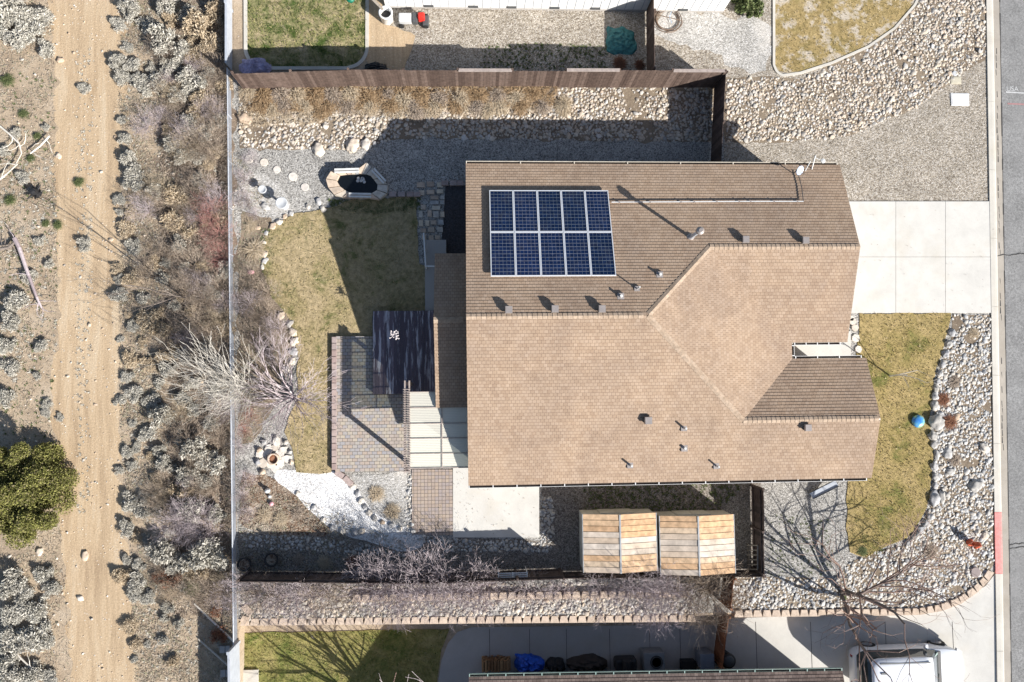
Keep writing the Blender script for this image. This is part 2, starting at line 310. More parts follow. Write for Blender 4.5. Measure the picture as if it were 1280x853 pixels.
M['litter'] = island('dead_litter', [(0.20, 0.155, 0.115), (0.36, 0.29, 0.22), (0.50, 0.44, 0.36), (0.20, 0.22, 0.12)], 0.95, 0.1)
M['hose'] = plain('brown_hose', (0.20, 0.14, 0.10), 0.6)
M['paint'] = plain('road_paint', (0.52, 0.52, 0.52), 0.7)
M['paint_red'] = plain('faded_red_marking', (0.36, 0.20, 0.20), 0.8)

def solar_mat():
    m, nt, b, o = new_mat('solar_cells'); uv = nt.nodes.new('ShaderNodeUVMap')
    br = nt.nodes.new('ShaderNodeTexBrick'); br.offset = 0.0
    for k, val in (('Scale', 1.0), ('Brick Width', 1/6), ('Row Height', 1/12), ('Mortar Size', 0.0045)): br.inputs[k].default_value = val
    br.inputs['Color1'].default_value = (0.003, 0.012, 0.055, 1); br.inputs['Color2'].default_value = (0.006, 0.022, 0.09, 1); br.inputs['Mortar'].default_value = (0.20, 0.24, 0.32, 1)
    nt.links.new(uv.outputs[0], br.inputs['Vector'])
    c = mix(nt, 1.0, br.outputs['Color'], ramp(nt, nz(nt, coords(nt), 7.0, 5.0, 0.7), [(0.6,)*3, (1.4, 1.3, 1.2)], [0.3, 0.7]), 'MULTIPLY')
    oi = nt.nodes.new('ShaderNodeObjectInfo'); c = mix(nt, 1.0, c, ramp(nt, oi.outputs['Random'], [(0.75, 0.8, 0.75), (1.3, 1.15, 1.1)]), 'MULTIPLY')
    dm = nt.nodes.new('ShaderNodeMapRange'); dm.inputs[1].default_value = 0.5; dm.inputs[2].default_value = 0.8; dm.inputs[4].default_value = 0.10; nt.links.new(nz(nt, coords(nt), 1.7, 6.0, 0.7), dm.inputs[0]); c = mix(nt, dm.outputs[0], c, (0.30, 0.27, 0.24))
    nt.links.new(c, b.inputs['Base Color']); b.inputs['Roughness'].default_value = 0.18; b.inputs['Specular IOR Level'].default_value = 0.5
    return m
M['solar'] = solar_mat()
def deck_mat():
    m, nt, b, o = new_mat('dark_deck_peel_sheen'); v = coords(nt)
    mp = nt.nodes.new('ShaderNodeMapping'); mp.inputs['Scale'].default_value = (7.0, 0.55, 1.0); nt.links.new(v, mp.inputs[0])
    f = nz(nt, mp.outputs[0], 1.0, 5.0, 0.7)
    g = nt.nodes.new('ShaderNodeNewGeometry')
    c0 = ramp(nt, g.outputs['Random Per Island'], [(0.085, 0.065, 0.08), (0.15, 0.115, 0.14)])
    mr = nt.nodes.new('ShaderNodeMapRange'); mr.inputs[1].default_value = 0.53; mr.inputs[2].default_value = 0.60; nt.links.new(f, mr.inputs[0])
    c = mix(nt, mr.outputs[0], c0, (0.52, 0.49, 0.53)); nt.links.new(c, b.inputs['Base Color'])  # pale streaks mix peeling paint with sky sheen put into the colour
    b.inputs['Roughness'].default_value = 0.42; b.inputs['Specular IOR Level'].default_value = 0.5
    return m
M['deck'] = deck_mat()
def poly_mat():
    m, nt, b, o = new_mat('milky_polycarbonate')
    b.inputs['Base Color'].default_value = (0.82, 0.785, 0.68, 1); b.inputs['Roughness'].default_value = 0.5
    t = nt.nodes.new('ShaderNodeBsdfTransparent'); t.inputs[0].default_value = (0.72, 0.80, 0.72, 1)
    mx = nt.nodes.new('ShaderNodeMixShader'); mx.inputs[0].default_value = 0.30
    nt.links.new(b.outputs[0], mx.inputs[1]); nt.links.new(t.outputs[0], mx.inputs[2]); nt.links.new(mx.outputs[0], o.inputs[0])
    return m
M['poly'] = poly_mat()
def globe_mat():
    m, nt, b, o = new_mat('blue_green_globe'); v = coords(nt)
    c = ramp(nt, nz(nt, v, 3.2, 3.0, 0.5), [(0.05, 0.22, 0.62), (0.10, 0.34, 0.60), (0.30, 0.50, 0.30)], [0.35, 0.52, 0.62])
    nt.links.new(c, b.inputs['Base Color']); b.inputs['Roughness'].default_value = 0.2
    return m
M['globe'] = globe_mat()

# ------------------------------------------------------------------ mesh helpers
class MB:
    def __init__(s): s.v = []; s.f = []; s.uv = None
    def add(s, vs, fs):
        n = len(s.v); s.v += [tuple(p) for p in vs]; s.f += [tuple(i+n for i in f) for f in fs]
    def box(s, x0, y0, z0, x1, y1, z1):
        if x0 > x1: x0, x1 = x1, x0
        if y0 > y1: y0, y1 = y1, y0
        s.add([(x0,y0,z0),(x1,y0,z0),(x1,y1,z0),(x0,y1,z0),(x0,y0,z1),(x1,y0,z1),(x1,y1,z1),(x0,y1,z1)],
              [(0,3,2,1),(4,5,6,7),(0,1,5,4),(1,2,6,5),(2,3,7,6),(3,0,4,7)])
        return s
    def obox(s, c, ux, uy, uz):   # centre and half-extent vectors
        c, ux, uy, uz = map(Vector, (c, ux, uy, uz)); vs = []
        for k in (-1, 1):
            for a, b in ((-1,-1),(1,-1),(1,1),(-1,1)): vs.append(c+ux*a+uy*b+uz*k)
        s.add(vs, [(0,3,2,1),(4,5,6,7),(0,1,5,4),(1,2,6,5),(2,3,7,6),(3,0,4,7)]); return s
    def beam(s, p0, p1, w, h):
        p0, p1 = Vector(p0), Vector(p1); d = (p1-p0)
        up = Vector((0,0,1)) if abs(d.normalized().z) < 0.95 else Vector((1,0,0))
        sd_ = d.cross(up).normalized(); u = sd_.cross(d).normalized()
        return s.obox((p0+p1)/2, d/2, sd_*(w/2), u*(h/2))
    def prism(s, poly, z0, z1, inset=0.0):
        n = len(poly)
        a = sum(poly[i][0]*poly[(i+1)%n][1]-poly[(i+1)%n][0]*poly[i][1] for i in range(n))
        if a < 0: poly = poly[::-1]
        cx = sum(p[0] for p in poly)/n; cy = sum(p[1] for p in poly)/n
        top = [(cx+(p[0]-cx)*(1-inset), cy+(p[1]-cy)*(1-inset), z1) for p in poly]
        s.add([(p[0],p[1],z0) for p in poly]+top, [tuple(range(n))[::-1], tuple(range(n,2*n))]+[(i,(i+1)%n,(i+1)%n+n,i+n) for i in range(n)])
        return s
    def cyl(s, p0, p1, r0, r1=None, n=10, cap=True):
        r1 = r0 if r1 is None else r1
        p0, p1 = Vector(p0), Vector(p1); d = (p1-p0).normalized()
        a = Vector((0,0,1)) if abs(d.z) < 0.9 else Vector((1,0,0))
        x = d.cross(a).normalized(); y = d.cross(x)
        vs = []
        for p, r in ((p0, r0), (p1, r1)):
            for i in range(n):
                t = 2*math.pi*i/n; vs.append(p+x*(r*math.cos(t))+y*(r*math.sin(t)))
        fs = [(i,(i+1)%n,(i+1)%n+n,i+n) for i in range(n)]
        if cap: fs += [tuple(range(n))[::-1], tuple(range(n,2*n))]
        s.add(vs, fs); return s
    def tube(s, pts, r, n=6):
        for a, b in zip(pts[:-1], pts[1:]): s.cyl(a, b, r, r, n)
        return s
    def lathe(s, c, prof, n=20, squash=1.0):
        vs = []; fs = []
        for r, z in prof:
            for i in range(n):
                t = 2*math.pi*i/n; vs.append((c[0]+r*math.cos(t), c[1]+r*math.sin(t)*squash, c[2]+z))
        for k in range(len(prof)-1):
            for i in range(n):
                j = (i+1)%n; fs.append((k*n+i, k*n+j, (k+1)*n+j, (k+1)*n+i))
        fs += [tuple(range(n))[::-1], tuple(range((len(prof)-1)*n, len(prof)*n))]
        s.add(vs, fs); return s
    def build(s, name, m, parent=None, smooth=False, bevel=0.0):
        me = bpy.data.meshes.new(name); me.from_pydata(s.v, [], s.f); me.update()
        me.materials.append(M[m] if isinstance(m, str) else m)
        if smooth: me.polygons.foreach_set('use_smooth', [True]*len(me.polygons))
        o = bpy.data.objects.new(name, me); COL.objects.link(o)
        if parent is not None: o.parent = parent; o.matrix_parent_inverse = parent.matrix_world.inverted()
        if bevel:
            b = o.modifiers.new('bevel', 'BEVEL'); b.width = bevel; b.segments = 2; b.limit_method = 'ANGLE'
        return o
def np_mesh(name, V, F, m, parent=None, smooth=False):
    """fast mesh of equal-sized faces"""
    V = np.ascontiguousarray(V, dtype=np.float32); F = np.ascontiguousarray(F, dtype=np.int32)
    me = bpy.data.meshes.new(name); k = F.shape[1]
    me.vertices.add(len(V)); me.vertices.foreach_set('co', V.ravel())
    me.loops.add(F.size); me.loops.foreach_set('vertex_index', F.ravel())
    me.polygons.add(len(F)); me.polygons.foreach_set('loop_start', np.arange(0, F.size, k, dtype=np.int32))
    me.polygons.foreach_set('loop_total', np.full(len(F), k, dtype=np.int32))
    if smooth: me.polygons.foreach_set('use_smooth', np.ones(len(F), dtype=bool))
    me.update(calc_edges=True); me.validate()
    me.materials.append(M[m] if isinstance(m, str) else m)
    o = bpy.data.objects.new(name, me); COL.objects.link(o)
    if parent is not None: o.parent = parent; o.matrix_parent_inverse = parent.matrix_world.inverted()
    return o
def tag(o, label, cat, group=None, kind=None):
    o['label'] = label; o['category'] = cat
    if group: o['group'] = group
    if kind: o['kind'] = kind
    return o
def thing(name, loc, label, cat, group=None, rz=0.0):
    o = bpy.data.objects.new(name, None); COL.objects.link(o); o.empty_display_size = 0.2
    o.location = loc; o.rotation_euler = (0, 0, rz)
    o.matrix_world = Matrix.Translation(loc) @ Matrix.Rotation(rz, 4, 'Z')
    return tag(o, label, cat, group)
def struct(o): o['kind'] = 'structure'; return o
def dup(root, loc, rz, label, scale=1.0, group=None):
    r = root.copy(); COL.objects.link(r); r.location = loc; r.rotation_euler = (0, 0, rz); r.scale = (scale,)*3 if not isinstance(scale, tuple) else scale
    r['label'] = label
    if group: r['group'] = group
    for ch in list(root.children):
        c = ch.copy(); COL.objects.link(c); c.parent = r
    return r
ORD = ['first','second','third','fourth','fifth','sixth','seventh','eighth','ninth','tenth','eleventh','twelfth','thirteenth','fourteenth','fifteenth','sixteenth','seventeenth','eighteenth','nineteenth','twentieth']
ORD += ['twenty-'+w for w in ORD[:9]] + ['thirtieth'] + ['thirty-'+w for w in ORD[:9]]
def ordn(i):
    if i < len(ORD): return ORD[i]
    n = i+1; T_ = {4: 'forty', 5: 'fifty', 6: 'sixty', 7: 'seventy', 8: 'eighty', 9: 'ninety'}[n//10]
    return {4: 'fortieth', 5: 'fiftieth', 6: 'sixtieth', 7: 'seventieth', 8: 'eightieth', 9: 'ninetieth'}[n//10] if n % 10 == 0 else T_+'-'+ORD[n % 10-1]
def jag(poly, amp, step=0.3):
    """world polygon with an irregular outline"""
    out = []
    n = len(poly)
    for i in range(n):
        a, b = Vector(poly[i]), Vector(poly[(i+1)%n]); L = (b-a).length; k = max(1, int(L/step))
        nrm = Vector((-(b-a).y, (b-a).x)).normalized()
        for j in range(k):
            p = a.lerp(b, j/k); d = noise.noise((p.x*1.3, p.y*1.3, 3.1))*amp + random.uniform(-.35, .35)*amp
            out.append(tuple(p+nrm*d))
    return out
def smooth_poly(poly, it=2):
    for _ in range(it):
        q = []
        n = len(poly)
        for i in range(n):
            a, b = poly[i], poly[(i+1)%n]
            q += [(a[0]*.75+b[0]*.25, a[1]*.75+b[1]*.25), (a[0]*.25+b[0]*.75, a[1]*.25+b[1]*.75)]
        poly = q
    return poly
def sheet(name, pts, z, m, amp=0.0, rnd=0, kind='structure', base=None, level=0.0):
    poly = [P2(x, y, level) for x, y in pts]
    if rnd: poly = smooth_poly(poly, rnd)
    if amp: poly = jag(poly, amp)
    mb = MB(); mb.prism(poly, base if base is not None else z-0.003, z)
    o = mb.build(name, m); o['kind'] = kind; return o
def inside(pts, poly):
    """vectorised point in polygon"""
    x, y = pts[:,0], pts[:,1]; r = np.zeros(len(pts), bool); n = len(poly); j = n-1
    for i in range(n):
        xi, yi = poly[i]; xj, yj = poly[j]
        c = ((yi > y) != (yj > y)) & (x < (xj-xi)*(y-yi)/(yj-yi+1e-12)+xi); r ^= c; j = i
    return r
def scatter(poly, spacing, jit=0.42):
    P_ = np.array(poly); lo = P_.min(0); hi = P_.max(0)
    gx = np.arange(lo[0], hi[0], spacing); gy = np.arange(lo[1], hi[1], spacing*0.9)
    X, Y = np.meshgrid(gx, gy); X[1::2] += spacing/2
    p = np.stack([X.ravel(), Y.ravel()], 1) + RNG.uniform(-jit, jit, (X.size, 2))*spacing
    return p[inside(p, poly)]

# unit stone
def ico(sub):
    t = (1+5**.5)/2
    v = [(-1,t,0),(1,t,0),(-1,-t,0),(1,-t,0),(0,-1,t),(0,1,t),(0,-1,-t),(0,1,-t),(t,0,-1),(t,0,1),(-t,0,-1),(-t,0,1)]
    f = [(0,11,5),(0,5,1),(0,1,7),(0,7,10),(0,10,11),(1,5,9),(5,11,4),(11,10,2),(10,7,6),(7,1,8),(3,9,4),(3,4,2),(3,2,6),(3,6,8),(3,8,9),(4,9,5),(2,4,11),(6,2,10),(8,6,7),(9,8,1)]
    v = [np.array(p)/np.linalg.norm(p) for p in v]
    for _ in range(sub):
        mid = {}; nf = []
        def m_(a, b):
            k = (min(a,b), max(a,b))
            if k not in mid:
                q = v[a]+v[b]; v.append(q/np.linalg.norm(q)); mid[k] = len(v)-1
            return mid[k]
        for a, b, c in f:
            ab, bc, ca = m_(a,b), m_(b,c), m_(c,a); nf += [(a,ab,ca),(b,bc,ab),(c,ca,bc),(ab,bc,ca)]
        f = nf
    return np.array(v), np.array(f)
I0, I1, I2 = ico(0), ico(1), ico(2)
def stones_np(pos, size, flat=(0.35, 0.7), z0=0.0, base=I1, rough=0.22):
    """arrays for many loose stones; pos (n,2), size (n,) radius"""
    V0, F0 = base; n = len(pos); k = len(V0)
    ang = RNG.uniform(0, 2*np.pi, n); el = RNG.uniform(0.6, 1.0, n); fl = RNG.uniform(flat[0], flat[1], n)
    V = V0[None]*(1+RNG.uniform(-rough, rough, (n, k, 1)))
    S = np.stack([size, size*el, size*fl], 1)[:, None, :]; V = V*S
    tilt = RNG.uniform(-.35, .35, (n, 2))
    V[:,:,2] += V[:,:,0]*tilt[:,:1] + V[:,:,1]*tilt[:,1:]
    c, s = np.cos(ang)[:,None], np.sin(ang)[:,None]
    x = V[:,:,0]*c-V[:,:,1]*s; y = V[:,:,0]*s+V[:,:,1]*c
    W = np.stack([x+pos[:,:1], y+pos[:,1:2], V[:,:,2]+z0+(size*fl*0.45)[:,None]], 2)
    F = (F0[None]+(np.arange(n)*k)[:,None,None]).reshape(-1, 3)
    return W.reshape(-1, 3), F
def rock_bed(name, pts_px, spacing, rad, m, label, level=0.0, z0=0.0, flat=(0.24, 0.46), gap=0.0, base=I1, rnd=0):
    poly = [P2(x, y, level) for x, y in pts_px]
    if rnd: poly = smooth_poly(poly, rnd)
    p = scatter(poly, spacing)
    if gap: 
        keep = np.array([noise.noise((a*0.55, b*0.55, 7.0)) > -gap*0.1-0.25+gap*0.0 for a, b in p]) | (RNG.random(len(p)) < 0.35)
        p = p[keep]
    size = rad*np.exp(RNG.normal(0, 0.30, len(p))); size = np.clip(size, rad*.4, rad*2.1)
    bare = np.array([noise.noise((a*.45, b*.45, 9.0))+.5*noise.noise((a*1.7, b*1.7, 2.0)) for a, b in p]); kp = (bare > -.42) | (RNG.random(len(p)) < .25); p = p[kp]; size = size[kp]
    V, F = stones_np(p, size, flat, level+z0, base)
    o = np_mesh(name, V, F, m, smooth=True)
    return tag(o, label, 'river rock', kind='stuff')
def rock(name, px, py, r, m, label, cat='boulder', group=None, el=1.0, ang=0.0, hz=0.6, level=0.0):
    V0, F0 = I2; x, y, _ = P(px, py, level+r*hz*0.6)
    sd_ = random.random()*50
    V = []
    for v in V0:
        n1 = 1+0.45*noise.noise(Vector(v)*1.5+Vector((sd_, 0, 0)))+0.12*noise.noise(Vector(v)*3.1+Vector((0, sd_, 0)))
        V.append(v*n1)
    V = np.array(V)*np.array([r*el, r, r*hz])
    c, s = math.cos(ang), math.sin(ang)
    V = np.stack([V[:,0]*c-V[:,1]*s, V[:,0]*s+V[:,1]*c, np.maximum(V[:,2]+r*hz*0.55, -0.02)], 1)
    o = np_mesh(name, V, F0, m, smooth=True); o.location = (x, y, level)
    return tag(o, label, cat, group)
def quads_np(C, size, aspect=1.0, updir=None, spread=1.0, width=None):
    """random small quads at centres C"""
    n = len(C); a = RNG.normal(size=(n, 3)); 
    if updir is not None: a = a*spread+updir
    a /= np.linalg.norm(a, axis=1)[:, None]+1e-9
    b = np.cross(a, RNG.normal(size=(n, 3))); b /= np.linalg.norm(b, axis=1)[:, None]+1e-9
    s = (size if np.ndim(size) else np.full(n, size))[:, None]
    A = a*s*aspect*0.5; B = b*s*0.5 if width is None else b*width*0.5
    V = np.stack([C-A-B, C+A-B*0.6, C+A+B*0.6, C-A+B], 1).reshape(-1, 3)
    F = np.arange(4*n).reshape(n, 4)
    return V, F

# ================================================================== THE SETTING
SL_ = -0.9                                   # level of the lot to the south
# south boundary of our terrace (wall line), world y at several x
wall_px = [(-400, 776), (298, 776), (560, 774), (870, 770), (912, 768), (1150, 764)]
def ground():
    # terrace edge polyline in world space (under the block wall)
    e = [P2(x, y, 0) for x, y in wall_px]+[P2(1200, 752), P2(1232, 730), P2(1243, 712)]
    yw = e[1][1]
    B = 900.0; mb = MB(); x3 = P2(1247, 760)[0]
    # upper sheet
    edge = [(-B, yw), (P2(298, 776)[0], yw)] + e[2:] + [(x3, e[-1][1]), (x3, -B)]
    up = edge+[(B, -B), (B, B), (-B, B)]
    mb.add([(p[0], p[1], 0.0) for p in up], [tuple(range(len(up)))])
    # lower lot, sloping up to the street
    low = [(-B, -B), (x3, -B)]
    xs = e[4][0]
    g = [(p[0], p[1]) for p in edge[1:-1]]
    v = []; 
    def z(x): return SL_ if x < xs else SL_*(1-(x-xs)/(x3-xs))
    pts = g[:]
    vs = []; fs = []
    for (x, y) in pts: vs += [(x, y, z(x)), (x, -B, z(x))]
    for i in range(len(pts)-1): fs.append((2*i, 2*i+1, 2*i+3, 2*i+2))
    mb.add(vs, fs)
    xl = pts[0][0]
    mb.add([(-B, yw, 0), (xl, yw, 0), (xl, -B, 0), (-B, -B, 0)], [(0, 3, 2, 1)])
    mb.add([(xl, yw, 0), (xl, -B, 0), (xl, -B, SL_), (xl, yw, SL_)], [(0, 1, 2, 3)])
    o = mb.build('ground', 'scrub'); return struct(o), xs, x3, z
_, XS, X3, zlow = ground()

sheet('dirt_track', [(62,-60),(70,120),(68,250),(75,420),(62,470),(70,600),(78,700),(88,800),(92,920),(178,920),(170,820),(160,700),(150,600),(152,480),(150,400),(148,300),(150,200),(160,90),(150,-60)], 0.004, 'track', 0.28)
# yards
sheet('gravel_yard', [(290,100),(1242,88),(1246,300),(1247,500),(1246,700),(1243,712),(1232,728),(1200,750),(1150,762),(912,766),(297,774)], 0.004, 'gravel')
sheet('north_gravel_yard', [(458,-60),(1160,-60),(1232,-60),(1238,250),(905,250),(905,96),(458,96)], 0.008, 'gravel_tan')
sheet('pale_gravel_patch', [(822,14),(905,14),(925,25),(966,20),(966,92),(930,88),(870,60),(822,50)], 0.012, 'gravel_pale', 0.5, 1)
sheet('street_gravel', [(905,98),(1238,60),(1243,251),(1040,251),(905,240)], 0.012, 'gravel_tan')
sheet('north_path_strip', [(292,-60),(306,-60),(306,88),(292,88)], 0.008, 'scrub')
sheet('north_dirt_strip', [(458,-60),(478,-60),(482,30),(520,45),(505,88),(458,88)], 0.012, 'track', 0.15)
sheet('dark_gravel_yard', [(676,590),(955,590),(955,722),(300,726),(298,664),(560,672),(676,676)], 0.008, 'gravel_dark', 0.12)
sheet('side_gravel_yard', [(430,176),(900,172),(900,225),(575,225),(480,225),(440,205)], 0.008, 'gravel', 0.1)
sheet('corner_gravel_bed', [(950,595),(1062,595),(1060,695),(1045,722),(950,722)], 0.010, 'gravel', 0.15)
sheet('mulch_bed', [(300,598),(325,592),(352,600),(375,618),(400,645),(420,662),(400,672),(300,668)], 0.012, 'mulch', 0.25, 1)
sheet('upper_mulch_bed', [(297,250),(330,262),(345,275),(325,320),(335,360),(365,395),(370,430),(360,470),(330,540),(297,560)], 0.012, 'bed', 0.25, 1)
sheet('stone_bed_shade_soil', [(298,104),(900,102),(900,178),(500,172),(440,188),(300,186)], 0.014, 'bed', 0.15)
sheet('street_bed_shade_soil', [(905,98),(965,95),(1000,98),(1060,72),(1110,45),(1150,0),(1170,-60),(1232,-60),(1235,70),(1200,95),(1150,130),(1100,155),(1050,172),(990,178),(905,178)], 0.016, 'bed', 0.15)
FRONT_BED = [(915,720),(1000,722),(1045,725),(1060,705),(1090,690),(1130,682),(1150,660),(1165,630),(1168,560),(1168,500),(1175,460),(1190,420),(1190,394),(1242,394),(1245,700),(1232,722),(1200,746),(1150,758),(915,764)]
sheet('front_bed_shade_soil', FRONT_BED, 0.014, 'bed')
sheet('brush_floor_shade', [(208,-60),(288,-60),(293,770),(235,770),(205,640),(210,500),(196,380),(204,200)], 0.006, soil('litter_gap_shade', [(0.13, 0.10, 0.075), (0.24, 0.185, 0.14), (0.34, 0.275, 0.21)], [0.3, 0.5, 0.7], 0.9), 0.6, 1)  # brown litter sheet, darkened to paint shade into the gaps under shrubs
sheet('white_gravel_path', [(345,586),(385,590),(412,588),(430,594),(446,610),(460,636),(484,652),(526,664),(532,682),(508,690),(468,680),(426,668),(392,644),(366,614),(342,600)], 0.018, 'white_gravel', 0.08, 1)
sheet('pale_stone_bed', [(432,596),(508,590),(510,668),(480,655),(455,635),(442,610)], 0.016, 'gravel_pale', 0.08)
sheet('pale_corner_bed', [(298,222),(330,215),(352,235),(366,262),(350,275),(320,268),(298,262)], 0.016, 'gravel_pale', 0.15, 1)
# lawns
LAWN_F = [(1074,392),(1189,392),(1182,425),(1169,460),(1161,520),(1166,560),(1163,620),(1152,650),(1133,673),(1100,686),(1082,698),(1064,690),(1058,660),(1060,560),(1072,450)]
LAWN_B = [(402,262),(440,250),(520,245),(524,330),(545,340),(545,395),(465,395),(465,425),(414,425),(414,590),(400,592),(372,590),(366,560),(355,540),(372,500),(372,440),(362,400),(340,370),(328,340),(328,300),(345,280),(370,268)]
LAWN_N = [(309,-60),(458,-60),(458,60),(450,76),(436,84),(330,84),(316,78),(309,62)]
LAWN_G = [(968,-60),(1160,-60),(1143,5),(1118,34),(1085,57),(1040,78),(990,94),(972,88),(968,80)]
LAWN_S = [(303,792),(562,786),(552,812),(546,853),(540,920),(303,920)]
def raised(name, pts, z, m, amp=0.05, level=0.0, rnd=0):
    poly = [P2(x, y, level) for x, y in pts]
    if rnd: poly = smooth_poly(poly, rnd)
    poly = jag(poly, amp) if amp else poly
    mb = MB(); mb.prism(poly, level-0.02, level+z); o = mb.build(name, m); return struct(o), poly
_, lf = raised('front_lawn', LAWN_F, 0.035, 'lawn_front', 0.1)
_, lb = raised('back_lawn', LAWN_B, 0.035, 'lawn_back', 0.1)
_, ln = raised('north_lawn', LAWN_N, 0.03, 'lawn_north', 0.03)
_, lg = raised('golden_lawn', LAWN_G, 0.03, 'lawn_gold', 0.0)
_, ls = raised('south_lawn', LAWN_S, 0.03, 'lawn_south', 0.05, SL_)
def grass(name, poly, z, dens, m, label, h=(0.04, 0.10)):
    sp = 1/math.sqrt(dens); p = scatter(poly, sp, 0.6); n = len(p)
    cl = np.array([noise.noise((a*1.6, b*1.6, 0.0)) for a, b in p]); p = p[(cl > -0.15) | (RNG.random(n) < 0.35)]; n = len(p)
    hh = RNG.uniform(h[0], h[1], n); an = RNG.uniform(0, 2*np.pi, n); w = RNG.uniform(0.012, 0.03, n)
    lean = RNG.normal(0, 1, (n, 2))*hh[:,None]*0.6
    dx = np.stack([np.cos(an)*w, np.sin(an)*w], 1)
    V = np.zeros((n, 3, 3)); V[:,0,:2] = p-dx; V[:,1,:2] = p+dx; V[:,2,:2] = p+lean; V[:,:2,2] = z; V[:,2,2] = z+hh
    o = np_mesh(name, V.reshape(-1, 3), np.arange(3*n).reshape(n, 3), m)
    return tag(o, label, 'grass', kind='stuff')
grass('grass', lf, 0.035, 80, 'blade', 'dry olive gold turf of the front lawn')
grass('grass', lb, 0.035, 55, 'blade', 'patchy dormant turf of the back lawn beside the house')
grass('grass', ln, 0.03, 120, 'blade_green', 'clumpy green and tan turf behind the top fence', (0.05, 0.14))
grass('grass', lg, 0.03, 40, 'blade', 'golden dormant turf inside the curved concrete edging', (0.04, 0.1))
grass('grass', ls, SL_+0.03, 120, 'blade_green', 'green yellow turf below the block wall')

# concrete
def slab_grid(name, xs, ys, z, m, level=0.0, gap=0.014, t=0.08):
    """slabs given by pixel joint lines"""
    mb = MB()
    for i in range(len(xs)-1):
        for j in range(len(ys)-1):
            a = P2(xs[i], ys[j], level); b = P2(xs[i+1], ys[j], level); c = P2(xs[i+1], ys[j+1], level); d = P2(xs[i], ys[j+1], level)
            cx = (a[0]+c[0])/2; cy = (a[1]+c[1])/2
            q = [(p[0]+math.copysign(gap/2, cx-p[0]), p[1]+math.copysign(gap/2, cy-p[1])) for p in (a, b, c, d)]
            mb.prism(q, level-t, level+z)
    o = mb.build(name, m, bevel=0.006); return struct(o)
slab_grid('driveway', [1030,1119,1181,1243.5], [252,321.5,391.5], 0.05, 'concrete')
slab_grid('patio_pad', [566,674], [584,672], 0.05, 'concrete')
slab_grid('porch_floor', [984,1063], [414,462], 0.06, 'concrete')
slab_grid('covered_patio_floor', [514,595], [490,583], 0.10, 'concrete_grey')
raised('paver_walk', [(515,587),(566,587),(566,669),(515,668)], 0.045, 'pavers2', 0)
raised('paver_patio', [(420,421),(512,421),(512,589),(420,589)], 0.20, 'pavers', 0)
# neighbour's concrete, lower lot
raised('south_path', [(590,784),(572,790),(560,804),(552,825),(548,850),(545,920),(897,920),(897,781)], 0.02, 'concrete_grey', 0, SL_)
def south_drive():
    mb = MB(); y0s = {}
    top = [(905,773),(1000,770),(1100,768),(1150,766),(1200,754),(1232,732),(1246,714)]
    w = []
    for x, y in top:
        p = P2(x, y, 0); zz = zlow(p[0]); p = P2(x, y, zz); w.append((p[0], p[1], zlow(p[0])+0.02))
    for a, b in zip(w[:-1], w[1:]):
        mb.add([a, b, (b[0], -26, b[2]), (a[0], -26, a[2])], [(0, 3, 2, 1)])
    o = mb.build('south_driveway', 'concrete'); struct(o)
    # joints
    mj = MB()
    for px in (948, 1015, 1105, 1185):
        x = P2(px, 800, -0.5)[0]; zz = zlow(x)+0.024; yt = P2(px, 772, zz)[1]
        mj.add([(x-.012, yt-.2, zz), (x+.012, yt-.2, zz), (x+.012, -26, zz), (x-.012, -26, zz)], [(0, 3, 2, 1)])
    struct(mj.build('driveway_joint', 'gutter_in'))
south_drive()
jt = MB()
for px in (612, 662, 708, 762, 812, 850):
    x = P2(px, 800, SL_)[0]; jt.add([(x-.01, P2(px, 786, SL_)[1], SL_+.024), (x+.01, P2(px, 786, SL_)[1], SL_+.024), (x+.01, -26, SL_+.024), (x-.01, -26, SL_+.024)], [(0, 3, 2, 1)])
struct(jt.build('path_joint', 'gutter_in'))

